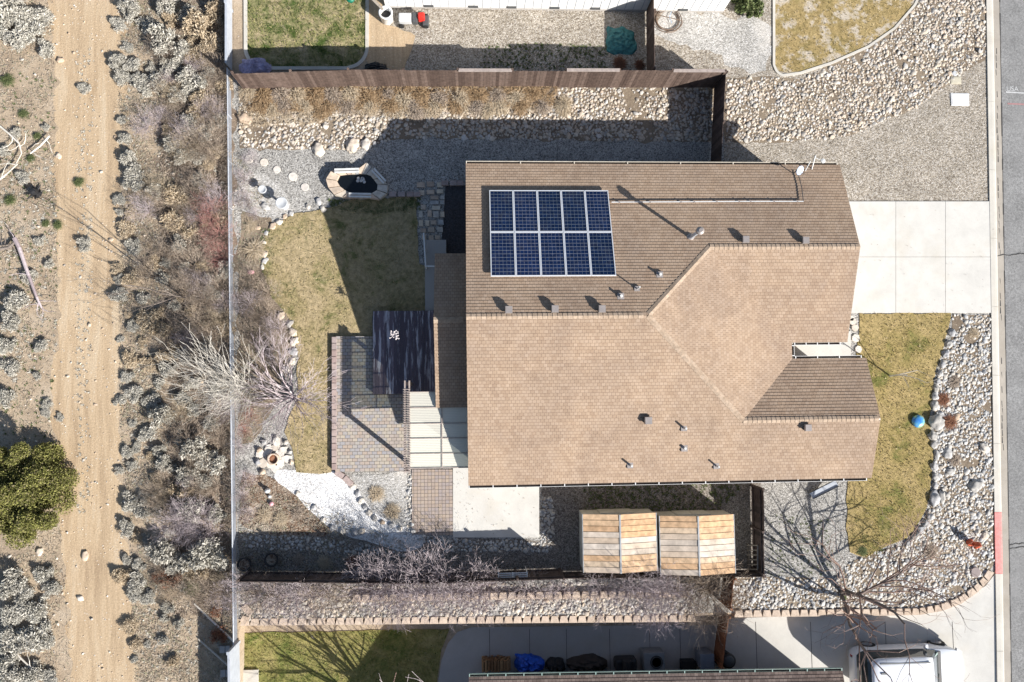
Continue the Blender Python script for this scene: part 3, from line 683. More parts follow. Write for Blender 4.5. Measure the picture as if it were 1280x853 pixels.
# street with its kerb
def street():
    A, B = P2(1232, 0), P2(1245.6, 853)
    d = (Vector(B)-Vector(A)).normalized(); n = Vector((-d.y, d.x))
    if n.x < 0: n = -n
    def strip(o0, o1, z0, z1, y0, y1):   # offsets across, along distances (in px rows)
        a, b = Vector(P2(1232+13.6*y0/853, y0)), Vector(P2(1232+13.6*y1/853, y1))
        return [tuple(a+n*o0), tuple(b+n*o0), tuple(b+n*o1), tuple(a+n*o1)]
    w1, w2 = 0.36, 0.72
    def curb(name, y0, y1, m):
        mb = MB(); rows = np.linspace(y0, y1, max(2, int((y1-y0)/85)+1))
        for r0, r1 in zip(rows[:-1], rows[1:]):
            a, b = Vector(P2(1232+13.6*r0/853, r0)), Vector(P2(1232+13.6*r1/853, r1))
            g = (b-a).normalized()*0.006; a = a+g; b = b-g
            pr = [(0.0, -0.1), (0.0, 0.062), (0.20, 0.062), (0.30, 0.055), (0.36, 0.035), (0.36, -0.1)]
            vs = [(a+n*x).to_3d()+Vector((0, 0, z)) for x, z in pr]+[(b+n*x).to_3d()+Vector((0, 0, z)) for x, z in pr]
            k = len(pr); mb.add(vs, [(i, (i+1)%k, (i+1)%k+k, i+k) for i in range(k)]+[tuple(range(k))[::-1], tuple(range(k, 2*k))])
        return struct(mb.build(name, m))
    curb('curb', -300, 640, 'curb'); curb('red_curb', 640, 717, 'redcurb'); curb('curb', 717, 1200, 'curb')
    mb = MB()
    rows = list(range(-300, 1201, 75))
    for r0, r1 in zip(rows[:-1], rows[1:]):
        q = strip(w1, w2, 0, 0, r0, r1); mb.prism(q, -0.05, 0.022)
    struct(mb.build('gutter_pan', 'gutterpan', bevel=0.004))
    q = strip(w2, 12.0, 0, 0, -2500, 3500); mb = MB(); mb.prism(q, -0.05, 0.014); struct(mb.build('road', 'asphalt'))
    # tar-sealed cracks
    mb = MB()
    for y in (320, 681, 686):
        p = Vector(P2(1232+13.6*y/853, y))+n*(w1 if y == 320 else w2); q = p.copy(); x = 0
        while x < 2.2:
            p2 = p+Vector((0.16, random.uniform(-.05, .05))); w = random.uniform(.012, .03)
            if y == 320 or True:
                mb.add([(p.x, p.y-w, .026), (p2.x, p2.y-w, .026), (p2.x, p2.y+w, .026), (p.x, p.y+w, .026)], [(0, 1, 2, 3)])
            p = p2; x += .16
    # seam between the pan and the asphalt
    for y in range(-40, 860, 14):
        a = Vector(P2(1232+13.6*y/853, y))+n*(w2-.01); b = Vector(P2(1232+13.6*(y+14)/853, y+14))+n*(w2-.01); w = random.uniform(.01, .03)
        mb.add([(a.x-w, a.y, .0265), (b.x-w, b.y, .0265), (b.x+w, b.y, .0265), (a.x+w, a.y, .0265)], [(0, 1, 2, 3)])
    for y in range(60, 560, 9):
        if random.random() < .55:
            a = Vector(P2(1232+13.6*y/853, y))+n*(w1+.12+random.uniform(-.03, .03)); mb.add([(a.x-.012, a.y, .0265), (a.x-.012+random.uniform(-.03, .03), a.y-.3, .0265), (a.x+.012, a.y-.3, .0265), (a.x+.012, a.y, .0265)], [(0, 1, 2, 3)])
    struct(mb.build('road_crack', 'crack'))
    return n
street()
def road_text():
    p = P(1258, 114, .02)
    cu = bpy.data.curves.new('usa_marking', 'FONT'); cu.body = 'USA'; cu.size = 0.34; cu.extrude = 0.0
    t = bpy.data.objects.new('utility_marking_letters', cu); COL.objects.link(t); bpy.context.view_layer.update()
    dg = bpy.context.evaluated_depsgraph_get(); me = bpy.data.meshes.new_from_object(t.evaluated_get(dg)); bpy.data.objects.remove(t)
    me.materials.clear(); me.materials.append(M['paint'])
    o = bpy.data.objects.new('utility_marking', me); COL.objects.link(o); o.location = (p[0], p[1], 0.02)
    tag(o, 'white letters USA sprayed on the asphalt by the curb', 'road marking')
    mb = MB()
    a, b = P(1257, 115.5), P(1284, 117)
    mb.add([(a[0], a[1]-.03, .02), (b[0], b[1]-.03, .02), (b[0], b[1]+.03, .02), (a[0], a[1]+.03, .02)], [(0, 1, 2, 3)])
    tag(mb.build('utility_marking', 'paint'), 'thin white sprayed line just under the letters on the road', 'road marking')
    mb = MB(); a, b = P(1259, 130), P(1284, 131)
    mb.add([(a[0], a[1]-.04, .02), (b[0], b[1]-.04, .02), (b[0], b[1]+.04, .02), (a[0], a[1]+.04, .02)], [(0, 1, 2, 3)])
    tag(mb.build('utility_marking', 'paint_red'), 'faded red sprayed line on the road, lowest marking', 'road marking')
road_text()

# concrete edging strips of the north lawns
def edging(name, pts, w, h, m, label, level=0.0, group=None):
    mb = MB(); W = [Vector(P2(x, y, level)) for x, y in pts]
    nr = []
    for i in range(len(W)):
        d = (W[min(i+1, len(W)-1)]-W[max(i-1, 0)]).normalized(); nr.append(Vector((-d.y, d.x))*(w/2))
    for i in range(len(W)-1):
        a, b = W[i], W[i+1]; q = [tuple(a-nr[i]), tuple(b-nr[i+1]), tuple(b+nr[i+1]), tuple(a+nr[i])]; mb.prism(q, level-.02, level+h)
    o = mb.build(name, m); return tag(o, label, 'edging')
def arc(cx, cy, r, a0, a1, n=8): return [(cx+r*math.cos(math.radians(a0+(a1-a0)*i/n)), cy+r*math.sin(math.radians(a0+(a1-a0)*i/n))) for i in range(n+1)]
edging('lawn_edging', [(307,-60),(307.5,60)]+arc(333,60,26,180,90)[1:]+[(434,86)]+arc(434,60,25,90,0)[1:]+[(459.5,-60)], .16, .07, 'curb', 'pale concrete edging around the upper left neighbour lawn')
edging('lawn_edging', [(967,-60),(967,82)]+arc(981,82,13,180,100,5)[1:]+[(1000,92),(1040,79),(1085,59),(1118,36),(1143,7),(1160,-30)], .12, .06, 'curb', 'thin curved concrete edging around the golden lawn')

# ================================================================== MAIN HOUSE
X0, Xg, Xf, Xh, YN, W, wg, wf, ze, pt = -0.368, 16.15, 16.967, 6.81, 9.605, 6.864, 3.93, 2.588, 2.736, 0.3468
YS = YN-2*W; Ym = YN-W; Ygs = YN-2*wg; Yfn = YS+2*wf
def slope(name, o, ud, vd, rng, vmax, z0, pitch, m, parent, course=0.132, step=0.016):
    """stepped shingle courses; o eave origin, ud along the eave, vd up the slope in plan"""
    o = Vector(o); ud = Vector(ud); vd = Vector(vd); V = []; F = []; UV = []
    n = int(math.ceil(vmax/course)); s = math.sqrt(1+pitch*pitch)
    for i in range(n):
        v0 = i*course; v1 = min(vmax, v0+course)
        if v1-v0 < 1e-4: break
        cuts = [v0, v1]
        (a0, b0), (a1, b1) = rng(v0+1e-5), rng(v1-1e-5)
        if b0-a0 < 0.01 and b1-a1 < 0.01: continue
        def pnt(u, v, dz): q = o+ud*u+vd*v; return (q.x, q.y, z0+pitch*v+dz)
        k = len(V)
        V += [pnt(a0, v0, step), pnt(b0, v0, step), pnt(b1, v1, 0.0), pnt(a1, v1, 0.0)]
        F.append((k, k+1, k+2, k+3)); UV += [(a0, v0*s), (b0, v0*s), (b1, v1*s-1e-4), (a1, v1*s-1e-4)]
        k = len(V); V += [pnt(a0, v0, -0.002), pnt(b0, v0, -0.002), pnt(b0, v0, step), pnt(a0, v0, step)]
        F.append((k, k+1, k+2, k+3)); UV += [(a0, v0*s+.01)]*4
    me = bpy.data.meshes.new(name); me.from_pydata(V, [], F); me.update()
    l = me.uv_layers.new(name='UVMap')
    sc = 0.14/(course*s)
    for i, uv in enumerate(UV): l.data[i].uv = (uv[0], uv[1]*sc)
    me.materials.append(M[m]); ob = bpy.data.objects.new(name, me); COL.objects.link(ob)
    ob.parent = parent; ob.matrix_parent_inverse = parent.matrix_world.inverted(); return ob
def deck_poly(mb, o, ud, vd, uv, z0, pitch, t=0.13, top=-0.006):
    o = Vector(o); ud = Vector(ud); vd = Vector(vd); pts = []
    for u, v in uv: q = o+ud*u+vd*v; pts.append((q.x, q.y, z0+pitch*v))
    n = len(pts); ar = sum(pts[i][0]*pts[(i+1)%n][1]-pts[(i+1)%n][0]*pts[i][1] for i in range(n))
    if ar < 0: pts = pts[::-1]
    mb.add([(x, y, z+top-t) for x, y, z in pts]+[(x, y, z+top) for x, y, z in pts], [tuple(range(n))[::-1], tuple(range(n, 2*n))]+[(i, (i+1)%n, (i+1)%n+n, i+n) for i in range(n)])
def ridge_caps(name, a, b, m, parent, w=0.12, step=0.2, lift=0.026, side=None):
    a, b = Vector(a), Vector(b); d = b-a; L = d.length; d.normalize(); mb = MB()
    sdir = Vector((-d.y, d.x, 0)).normalized(); n = int(L/step)
    for i in range(n):
        p = a+d*(i*step); q = a+d*(i*step+step*1.02)
        for sg in (-1, 1):
            e0 = p+sdir*(w*sg)-Vector((0, 0, w*pt*1.0)); e1 = q+sdir*(w*sg)-Vector((0, 0, w*pt*1.0))
            z0_, z1_ = Vector((0, 0, lift+.014)), Vector((0, 0, lift))
            mb.add([p+z0_, q+z1_, e1+z1_*1, e0+z0_], [(0, 1, 2, 3) if sg < 0 else (0, 3, 2, 1)])
            mb.add([p+z0_, e0+z0_, e0-Vector((0,0,.0)), p-Vector((0,0,.0))], [(0, 1, 2, 3)])
    return mb.build(name, m, parent)
def gutter(a, b, parent, mo='white', strap=0.85, w=0.11, name='gutter', straps=True):
    """open trough with straps across; a,b at the outer top edge, trough lies to the left of a->b"""
    a, b = Vector(a), Vector(b); d = (b-a).normalized(); L = (b-a).length; s_ = Vector((-d.y, d.x, 0))
    mb = MB()
    mb.beam(a-Vector((0,0,.05))+s_*.006, b-Vector((0,0,.05))+s_*.006, .012, .10)
    mb.beam(a-Vector((0,0,.095))+s_*w/2, b-Vector((0,0,.095))+s_*w/2, w-.02, .008)
    n = int(L/strap)
    if straps:
        for i in range(n+1):
            p = a+d*(.03+(L-.06)*i/max(1, n)); mb.obox(p+s_*(w/2)+Vector((0,0,.004)), d*.018, s_*(w/2), Vector((0,0,.004)))
    g = mb.build(name, mo, parent)
    mi = MB(); mi.beam(a-Vector((0,0,.07))+s_*(w/2+.002), b-Vector((0,0,.07))+s_*(w/2+.002), w-.026, .03)  # near-black fill: debris and trough shadow put into one colour
    k = mi.build('gutter_debris_shade', 'gutter_in', g); return g
house = thing('brown_house', (8, 3, 0), 'wide house with brown shingle roof and solar panels beside the driveway', 'house')
def n_rng(v): return (0, (Xg if v <= wg else Xh+(W-v))-X0)
def s_rng(v): return (0, (Xf if v <= wf else Xh+(W-v))-X0)
slope('roof', (X0, YN), (1, 0), (0, -1), n_rng, W, ze, pt, 'shingle', house)
slope('roof', (X0, YS), (1, 0), (0, 1), s_rng, W, ze, pt, 'shingle', house)
def e_rng(v):
    lo = Yfn-v if v < wf else Ym-W+v; hi = Ygs+v if v < wg else Ym+W-v
    return (lo, hi)
slope('roof', (Xh+W, 0), (0, 1), (-1, 0), e_rng, W, ze, pt, 'shingle', house)
slope('roof', (0, Ygs), (1, 0), (0, 1), lambda v: (Xh+W-v, Xg), wg, ze, pt, 'shingle', house)
slope('roof', (0, Yfn), (1, 0), (0, -1), lambda v: (Xh+W-v, Xf), wf, ze, pt, 'shingle', house)
dk = MB()
deck_poly(dk, (X0, YN), (1,0), (0,-1), [(0,0),(Xg-X0,0),(Xg-X0,wg),(Xh+W-wg-X0,wg),(Xh-X0,W),(0,W)], ze, pt)
deck_poly(dk, (X0, YS), (1,0), (0,1), [(0,0),(Xf-X0,0),(Xf-X0,wf),(Xh+W-wf-X0,wf),(Xh-X0,W),(0,W)], ze, pt)
deck_poly(dk, (Xh+W, 0), (0,1), (-1,0), [(Yfn,0),(Ygs,0),(Ygs+wg,wg),(Ym,W),(Yfn-wf,wf)], ze, pt)
deck_poly(dk, (0, Ygs), (1,0), (0,1), [(Xh+W,0),(Xg,0),(Xg,wg),(Xh+W-wg,wg)], ze, pt)
deck_poly(dk, (0, Yfn), (1,0), (0,-1), [(Xh+W,0),(Xf,0),(Xf,wf),(Xh+W-wf,wf)], ze, pt)
dk.build('fascia', 'trim', house)
zr = ze+W*pt; zg = ze+wg*pt; zf = ze+wf*pt
ridge_caps('ridge_cap', (X0, Ym, zr), (Xh, Ym, zr), 'cap', house)
ridge_caps('ridge_cap', (Xh+W-wg, YN-wg, zg), (Xg, YN-wg, zg), 'cap', house)
ridge_caps('ridge_cap', (Xh+W-wf, YS+wf, zf), (Xf, YS+wf, zf), 'cap', house)
ridge_caps('ridge_cap', (Xh+W-wg, YN-wg, zg), (Xh, Ym, zr), 'cap', house, w=.12)
ridge_caps('ridge_cap', (Xh+W-wf, YS+wf, zf), (Xh, Ym, zr), 'cap', house, w=.12)
e3 = (0, 0, 0)
gutter((X0, YS-.11, ze+.01), (Xf-.2, YS-.11, ze+.01), house, strap=1.0)
gutter((Xg-.1, YN+.11, ze+.01), (X0, YN+.11, ze+.01), house, mo='trim', straps=True, strap=2.2)
gutter((Xh+W+.1, Ygs-.11, ze+.01), (Xg-.3, Ygs-.11, ze+.01), house, strap=.5)
gutter((Xf-.2, Yfn+.11, ze+.01), (Xh+W+.12, Yfn+.11, ze+.01), house, strap=.9)
gutter((Xh+W+.11, Yfn+.1, ze+.01), (Xh+W+.11, Ygs-.1, ze+.01), house, strap=.4)
def pent(mb, x0, x1, y0, y1, zt, zr_, yr=None):
    yr = yr or (y0+y1)/2
    pr = [(y0, 0), (y1, 0), (y1, zt), (yr, zr_), (y0, zt)]
    mb.add([(x0, y, z) for y, z in pr]+[(x1, y, z) for y, z in pr], [(0,1,2,3,4)[::-1], (5,6,7,8,9)]+[(i, (i+1)%5, (i+1)%5+5, i+5) for i in range(5)])
wl = MB(); ov = .5
pent(wl, X0+.45, Xh, YS+ov, YN-ov, ze+ov*pt-.17, zr-.17)
wl.box(Xh+.001, YS+ov+.01, 0, Xh+W-ov, YN-ov-.01, ze-.02)
pent(wl, Xh+W-ov+.001, Xg-.45, Ygs+ov, YN-ov, ze+ov*pt-.17, zg-.17)
pent(wl, Xh+W-ov+.002, Xf-.45, YS+ov, Yfn-ov, ze+ov*pt-.17, zf-.17)
walls = wl.build('wall', 'stucco', house)
gd = MB(); gx = Xg-.45
for k in range(4): gd.box(gx, Ygs+1.2, .08+k*.54, gx+.05, YN-1.2, .08+k*.54+.52)
gd.build('garage_door', 'white', house)
def window(x, y, w, z0, z1, axis, parent, out):
    f = MB(); g = MB(); t = .07
    if axis == 'x':
        for (a, b, c, d) in ((x-w/2, z0, x+w/2, z0+t), (x-w/2, z1-t, x+w/2, z1), (x-w/2, z0, x-w/2+t, z1), (x+w/2-t, z0, x+w/2, z1), (x-t/2, z0, x+t/2, z1)): f.box(a, y, b, c, y+out*.06, d)
        g.box(x-w/2+.03, y, z0+.03, x+w/2-.03, y+out*.025, z1-.03)
    else:
        for (a, b, c, d) in ((x-w/2, z0, x+w/2, z0+t), (x-w/2, z1-t, x+w/2, z1), (x-w/2, z0, x-w/2+t, z1), (x+w/2-t, z0, x+w/2, z1), (x-t/2, z0, x+t/2, z1)): f.box(y, a, b, y+out*.06, c, d)
        g.box(y, x-w/2+.03, z0+.03, y+out*.025, x+w/2-.03, z1-.03)
    fo = f.build('window', 'white', parent); g.build('pane', 'glass', fo)
for xx in (3.5, 8.0, 12.5): window(xx, YS+ov, 1.4, .95, 2.1, 'x', house, -1)
for xx in (2.0, 7.0): window(xx, YN-ov, 1.2, 1.0, 2.1, 'x', house, 1)
window((YS+Yfn)/2, Xf-.45, 1.6, .9, 2.1, 'y', house, 1)
fd = MB(); fd.box(Xh+W-ov, 1.0, .07, Xh+W-ov+.05, 1.85, 2.1); fd.build('front_door', 'fence_red', house)

# lower rear wing, a part of the house
ex0 = P(543.5, 420, 3.1)[0]; eyS = P(560, 510, 3.0)[1]; eyN = P(560, 315, 3.2)[1]
dzx = 1.25; ezr = zr-dzx; ezS = ezr-(Ym-eyS)*pt; ezN = ezr-(eyN-Ym)*pt
slope('wing_roof', (ex0, eyS), (1,0), (0,1), lambda v: (0, X0+.5-ex0), Ym-eyS, ezS, pt, 'shingle', house)
slope('wing_roof', (ex0, eyN), (1,0), (0,-1), lambda v: (0, X0+.5-ex0), eyN-Ym, ezN, pt, 'shingle', house)
d2 = MB()
deck_poly(d2, (ex0, eyS), (1,0), (0,1), [(0,0),(X0+.5-ex0,0),(X0+.5-ex0,Ym-eyS),(0,Ym-eyS)], ezS, pt)
deck_poly(d2, (ex0, eyN), (1,0), (0,-1), [(0,0),(X0+.5-ex0,0),(X0+.5-ex0,eyN-Ym),(0,eyN-Ym)], ezN, pt)
d2.build('wing_fascia', 'trim', house)
ridge_caps('wing_ridge_cap', (ex0, Ym, ezr), (X0-.02, Ym, ezr), 'cap', house)
w2 = MB(); pent(w2, ex0+.4, X0+.44, eyS+.4, eyN-.4, ezS+.4*pt-.2, ezr-.2, Ym); w2.build('wing_wall', 'stucco', house)

# ---- things standing on the roof
def roof_z(x, y):
    c = [ze+pt*(y-YS) if y < Ym else 9, ze+pt*(YN-y) if y >= Ym else 9]
    return min(c)
def on_roof(px, py, dz=0.0):
    z = 4.0
    for _ in range(12):
        x, y, _z = P(px, py, z+dz); 
        if y > Ym or (x > Xh+W-wg and y > (Ygs+wg) and x > 9.8): z = ze+pt*(YN-y)
        else: z = ze+pt*(y-YS)
    return x, y, z
# solar array
sr = math.atan(pt)
def solar():
    lx, ly = P2(608.5, 241, 3.6); PX, PY, pw, pl = 0.62, 1.476, 1.0, 2.035
    c, s = math.cos(sr), math.sin(sr)
    first = None
    def wpt(u, d, h): return Vector((u, YN-d*c+h*s, ze+d*s+h*c))
    for r in range(2):
        for k in range(5):
            u0 = PX+k*(pw+.012); d0 = PY+r*(pl+.015)
            o0 = wpt(u0, d0, .0)
            t = thing('solar_panel', tuple(o0), '%s blue solar panel from the left in the %s row on the roof' % (ORD[k], ('upper', 'lower')[r]), 'solar panel', 'solar panels on the north roof slope')
            fr = MB(); tk = .045; h0 = .14
            for (a, b, a2, b2) in ((0, 0, pw, .035), (0, pl-.035, pw, pl), (0, .035, .035, pl-.035), (pw-.035, .035, pw, pl-.035)):
                ctr = wpt(u0+(a+a2)/2, d0+(b+b2)/2, h0); fr.obox(ctr, Vector(((a2-a)/2, 0, 0)), Vector((0, -c, s))*((b2-b)/2), Vector((0, s, c))*(tk/2))
            fr.build('frame', 'frame', t)
            q = [wpt(u0+.036, d0+.036, h0+.01), wpt(u0+pw-.036, d0+.036, h0+.01), wpt(u0+pw-.036, d0+pl-.036, h0+.01), wpt(u0+.036, d0+pl-.036, h0+.01)]
            dn = Vector((0, s, c))*.03
            me = bpy.data.meshes.new('cells'); me.from_pydata([tuple(x) for x in q]+[tuple(x-dn) for x in q], [], [(3, 2, 1, 0), (4, 5, 6, 7), (0, 1, 5, 4), (1, 2, 6, 5), (2, 3, 7, 6), (3, 0, 4, 7)]); me.update()
            l = me.uv_layers.new(name='UVMap')
            uvq = {3: (0, 1), 2: (1, 1), 1: (1, 0), 0: (0, 0)}
            for poly in me.polygons:
                for li in poly.loop_indices:
                    vi = me.loops[li].vertex_index % 4; l.data[li].uv = uvq[vi]
            me.materials.append(M['solar']); ob = bpy.data.objects.new('cells', me); COL.objects.link(ob); ob.parent = t; ob.matrix_parent_inverse = t.matrix_world.inverted()
            lg_ = MB()
            for a in (.2, .8):
                for b in (.15, .85): MB().cyl(wpt(u0+pw*a, d0+pl*b, .0), wpt(u0+pw*a, d0+pl*b, h0), .02, n=6).build('mounting_foot', 'vent', t)
solar()
def box_vent(px, py, label, s=.30, h=.22):
    x, y, z = on_roof(px, py, h); t = thing('roof_vent', (x, y, z-.03), label, 'roof vent', 'square roof vents')
    m1 = MB(); m1.box(x-s*.62, y-s*.62, z-.06, x+s*.62, y+s*.62, z+.05); 
    b = MB(); b.box(x-s*.4, y-s*.4, z-.06, x+s*.4, y+s*.4, z+h*.75); b.build('throat', 'dkgrey', t)
    c = MB(); c.prism([(x-s*.55, y-s*.55), (x+s*.55, y-s*.55), (x+s*.55, y+s*.55), (x-s*.55, y+s*.55)], z+h*.55, z+h, .12); c.build('hood', 'vent', t)
box_vent(636, 387, 'square grey vent under the left column of solar panels', .27)
box_vent(694, 386, 'square grey vent under the middle column of solar panels', .27)
box_vent(753, 386, 'square grey vent under the right column of solar panels', .27)
box_vent(933, 299, 'square vent on the garage roof, nearer the tall flue', .27)
box_vent(1008, 300, 'square vent on the garage roof, nearer the driveway', .27)
box_vent(811, 526, 'square vent in the middle of the sunlit lower roof slope', .29, .26)
box_vent(1011, 535, 'square vent on the lower slope near the front lawn', .27, .24)
def pipe_vent(px, py, h, r, label, m='vent_white'):
    x, y, z = on_roof(px, py, h); t = thing('vent_pipe', (x, y, z), label, 'vent pipe', 'vent pipes on the roof')
    f = MB(); f.box(x-r-.08, y-r-.08, z-.05, x+r+.08, y+r+.08, z+.045); f.build('flashing', 'vent', t)
    b = MB(); b.cyl((x, y, z-.05), (x, y, z+h), r, n=12); b.build('pipe', m, t)
pipe_vent(826, 343, .2, .055, 'short vent pipe on the dark slope beside the diagonal hip')
pipe_vent(777, 370, .2, .055, 'short vent pipe below the lower right corner of the solar panels')
pipe_vent(800, 359, .55, .03, 'thin tall vent pipe between two short ones right of the solar panels')
pipe_vent(858, 536, .38, .045, 'vent pipe right of the square vent on the sunlit slope')
pipe_vent(857, 561, .2, .055, 'short vent pipe straight below another on the sunlit slope')
pipe_vent(790, 583, .38, .045, 'vent pipe near the lower eave, left one')
pipe_vent(899, 584, .38, .04, 'vent pipe near the lower eave, right one')
def flue():
    h = 1.35; x, y, z = on_roof(876, 288, h); t = thing('flue', (x, y, z), 'tall round metal flue with a cap casting a long shadow on the roof', 'chimney flue')
    MB().lathe((x, y, z-.05), [(.17, 0), (.17, .06), (.10, .12)], 16).build('flashing', 'vent', t)
    MB().cyl((x, y, z), (x, y, z+h-.12), .075, n=14).build('pipe', 'galv', t)
    MB().lathe((x, y, z+h-.2), [(.10, 0), (.16, .05), (.16, .16), (.08, .22)], 18).build('cap', 'vent', t)
flue()
def conduit():
    pts = [(764,253.5),(860,253),(930,252.5),(1003,252.5),(1001,235),(996,216)]
    mb = MB(); w = []
    for a in pts: 
        x, y, z = on_roof(*a); w.append(Vector((x, y, z+.09)))
    mb.tube(w[:4], .022); o = MB(); o.tube(w[3:], .018)
    t = thing('roof_conduit', tuple(w[0]-Vector((0, 0, .09))), 'thin pale conduit running from the solar panels across the roof', 'conduit')
    mb.build('conduit_run', 'lightgrey', t); o.build('flexible_run', 'dkgrey', t)
    br = MB()
    for f in (0.1, .5, .9):
        for a, b in ((w[0], w[1]), (w[1], w[2]), (w[2], w[3])):
            p = a.lerp(b, f); br.box(p.x-.03, p.y-.03, p.z-.1, p.x+.03, p.y+.03, p.z+.02)
    br.build('standoff', 'vent', t)
conduit()
def dish():
    x, y, z = on_roof(998, 213, .5); t = thing('satellite_dish', (x, y, z), 'small blue white dish on a mast at the end of the conduit', 'satellite dish')
    MB().tube([(x, y, z-.03), (x, y+.05, z+.45)], .025).build('mast', 'dkgrey', t)
    d = MB(); n = Vector((.45, -.5, .75)).normalized(); c = Vector((x+.05, y, z+.5)); a = n.orthogonal().normalized(); b = n.cross(a)
    rings = [(0.02, 0), (.12, .012), (.2, .035)]; vs = []; k = 16
    for r, hh in rings:
        for i in range(k): th = 2*math.pi*i/k; vs.append(c+a*(r*math.cos(th))+b*(r*math.sin(th))+n*hh)
    fs = [(j*k+i, j*k+(i+1)%k, (j+1)*k+(i+1)%k, (j+1)*k+i) for j in range(2) for i in range(k)]+[tuple(range(k))[::-1]]
    d.add(vs, fs); rf = d.build('reflector', plain('dish_blue', (.45, .6, .85), .3), t, smooth=True)
    MB().tube([c-b*.18, c+n*.25-b*.1], .01).build('feed_arm', 'dkgrey', t)
dish()
def antenna():
    x, y, z = on_roof(1017, 208, .4); t = thing('antenna_mast', (x, y, z), 'short white antenna brackets standing at the top roof edge', 'antenna')
    MB().tube([(x-.22, y-.15, z-.02), (x-.1, y+.25, z+.35)], .022).build('mast', 'vent_white', t)
    MB().tube([(x+.12, y-.05, z-.05), (x+.05, y+.45, z+.5)], .03).build('mast', 'vent_white', t)
    MB().lathe((x+.45, y+.25, z+.3), [(.02, 0), (.1, .03), (.1, .08), (.03, .1)], 14).build('sensor_disc', 'vent_white', t)
    MB().tube([(x+.05, y+.4, z+.4), (x+.45, y+.25, z+.33)], .012).build('arm', 'vent_white', t)
antenna()

# patio cover
def patio_cover():
    z = 2.5; a = P(509, 490, z); b = P(584, 585, z)
    t = thing('patio_cover', (a[0], b[1], 0), 'pale translucent patio roof with battens between the deck and the house', 'patio cover')
    x0, x1, y1, y0 = a[0], X0+.6, a[1], b[1]
    n = 46
    pn = MB()
    # corrugated sheets, ribs along x
    yy = np.linspace(y0, y1, n*2+1)
    v = []; f = []
    for i, y in enumerate(yy):
        dz = .003*(1 if i % 2 else -1); v += [(x0, y, z+dz-.0), (x1, y, z+dz+.06)]
    for i in range(len(yy)-1): f.append((2*i, 2*i+1, 2*i+3, 2*i+2))
    pn.add(v, f); pn.build('roof_panel', 'poly', t)
    bt = MB()
    for py in (490, 509.5, 529.5, 548, 567, 585):
        y = P(540, py, z)[1]; bt.beam((x0, y, z+.02), (x1, y, z+.08), .035, .03)
    xm = P(552.5, 540, z)[0]; bt.beam((xm, y0, z+.05), (xm, y1, z+.05), .035, .03)
    bt.build('batten', 'rail_grey', t)
    bm = MB(); 
    for px in (506, 511.5):
        p, q = P(px, 476, z), P(px, 592, z); bm.beam((p[0], p[1], z-.06), (q[0], q[1], z-.06), .05, .16)
    for k in range(36):
        y = y0-.1+(y1-y0+.2)*k/35; xl = P(504, 540, z)[0]; xr = P(513, 540, z)[0]; bm.beam((xl, y, z+.035), (xr, y, z+.035), .03, .03)
    bm.build('beam', 'rail_grey', t)
    for px, py in ((508.5, 588), (508.5, 480)):
        p = P(px, py, z-.2); MB().box(p[0]-.07, p[1]-.07, .02, p[0]+.07, p[1]+.07, z-.12).build('post', 'rail_grey', t)
patio_cover()

# ================================================================== OTHER BUILDINGS
def south_house():
    zE = SL_+2.42; a = P(586, 846, zE); b = P(1053, 838.5, zE); t = thing('neighbour_house', (8, -20, SL_), 'house with dark brown roof and green gutter cut by the bottom edge', 'house')
    Wd = 7.0; y = (a[1]+b[1])/2; ang = math.atan2(b[1]-a[1], b[0]-a[0])
    ud = (math.cos(ang), math.sin(ang)); vd = (math.sin(ang), -math.cos(ang)); L = math.hypot(b[0]-a[0], b[1]-a[1])
    slope('roof', a[:2], ud, vd, lambda v: (0, L), Wd, zE, .33, 'shingle_dark', t)
    o2 = (a[0]+vd[0]*2*Wd, a[1]+vd[1]*2*Wd); slope('roof', o2, ud, (-vd[0], -vd[1]), lambda v: (0, L), Wd, zE, .33, 'shingle_dark', t)
    d = MB(); deck_poly(d, a[:2], ud, vd, [(0, 0), (L, 0), (L, Wd), (0, Wd)], zE, .33); deck_poly(d, o2, ud, (-vd[0], -vd[1]), [(0, 0), (L, 0), (L, Wd), (0, Wd)], zE, .33); d.build('fascia', 'trim', t)
    A = Vector((a[0], a[1], zE+.01)); nn = Vector((-vd[0], -vd[1], 0)); B = Vector((b[0], b[1], zE+.01))
    gutter(B+nn*.11, A+nn*.11, t, mo=plain('green_gutter', (.30, .42, .38), .5), strap=.75)
    w = MB(); q = []
    for u, v in ((.5, 1.0), (L-.5, 1.0), (L-.5, 2*Wd-.5), (.5, 2*Wd-.5)): q.append((a[0]+ud[0]*u+vd[0]*v, a[1]+ud[1]*u+vd[1]*v))
    w.prism(q, SL_, zE-.03); w.build('wall', 'fence_dark', t)
    for u, nm in ((.5, 0), (L-.5, 1)):
        p0 = (a[0]+ud[0]*u+vd[0]*1.0, a[1]+ud[1]*u+vd[1]*1.0); p1 = (a[0]+ud[0]*u+vd[0]*(2*Wd-.5), a[1]+ud[1]*u+vd[1]*(2*Wd-.5)); pm = ((p0[0]+p1[0])/2, (p0[1]+p1[1])/2)
        g = MB(); s_ = .06 if nm == 0 else -.06
        tri = [(p0[0], p0[1], zE-.02), (p1[0], p1[1], zE-.02), (pm[0], pm[1], zE+Wd*.33-.2)]; g.add(tri+[(x+s_, yy, z) for x, yy, z in tri], [(0, 1, 2), (5, 4, 3), (0, 3, 4, 1), (1, 4, 5, 2), (2, 5, 3, 0)]); g.build('gable_wall', 'stucco', t)
south_house()
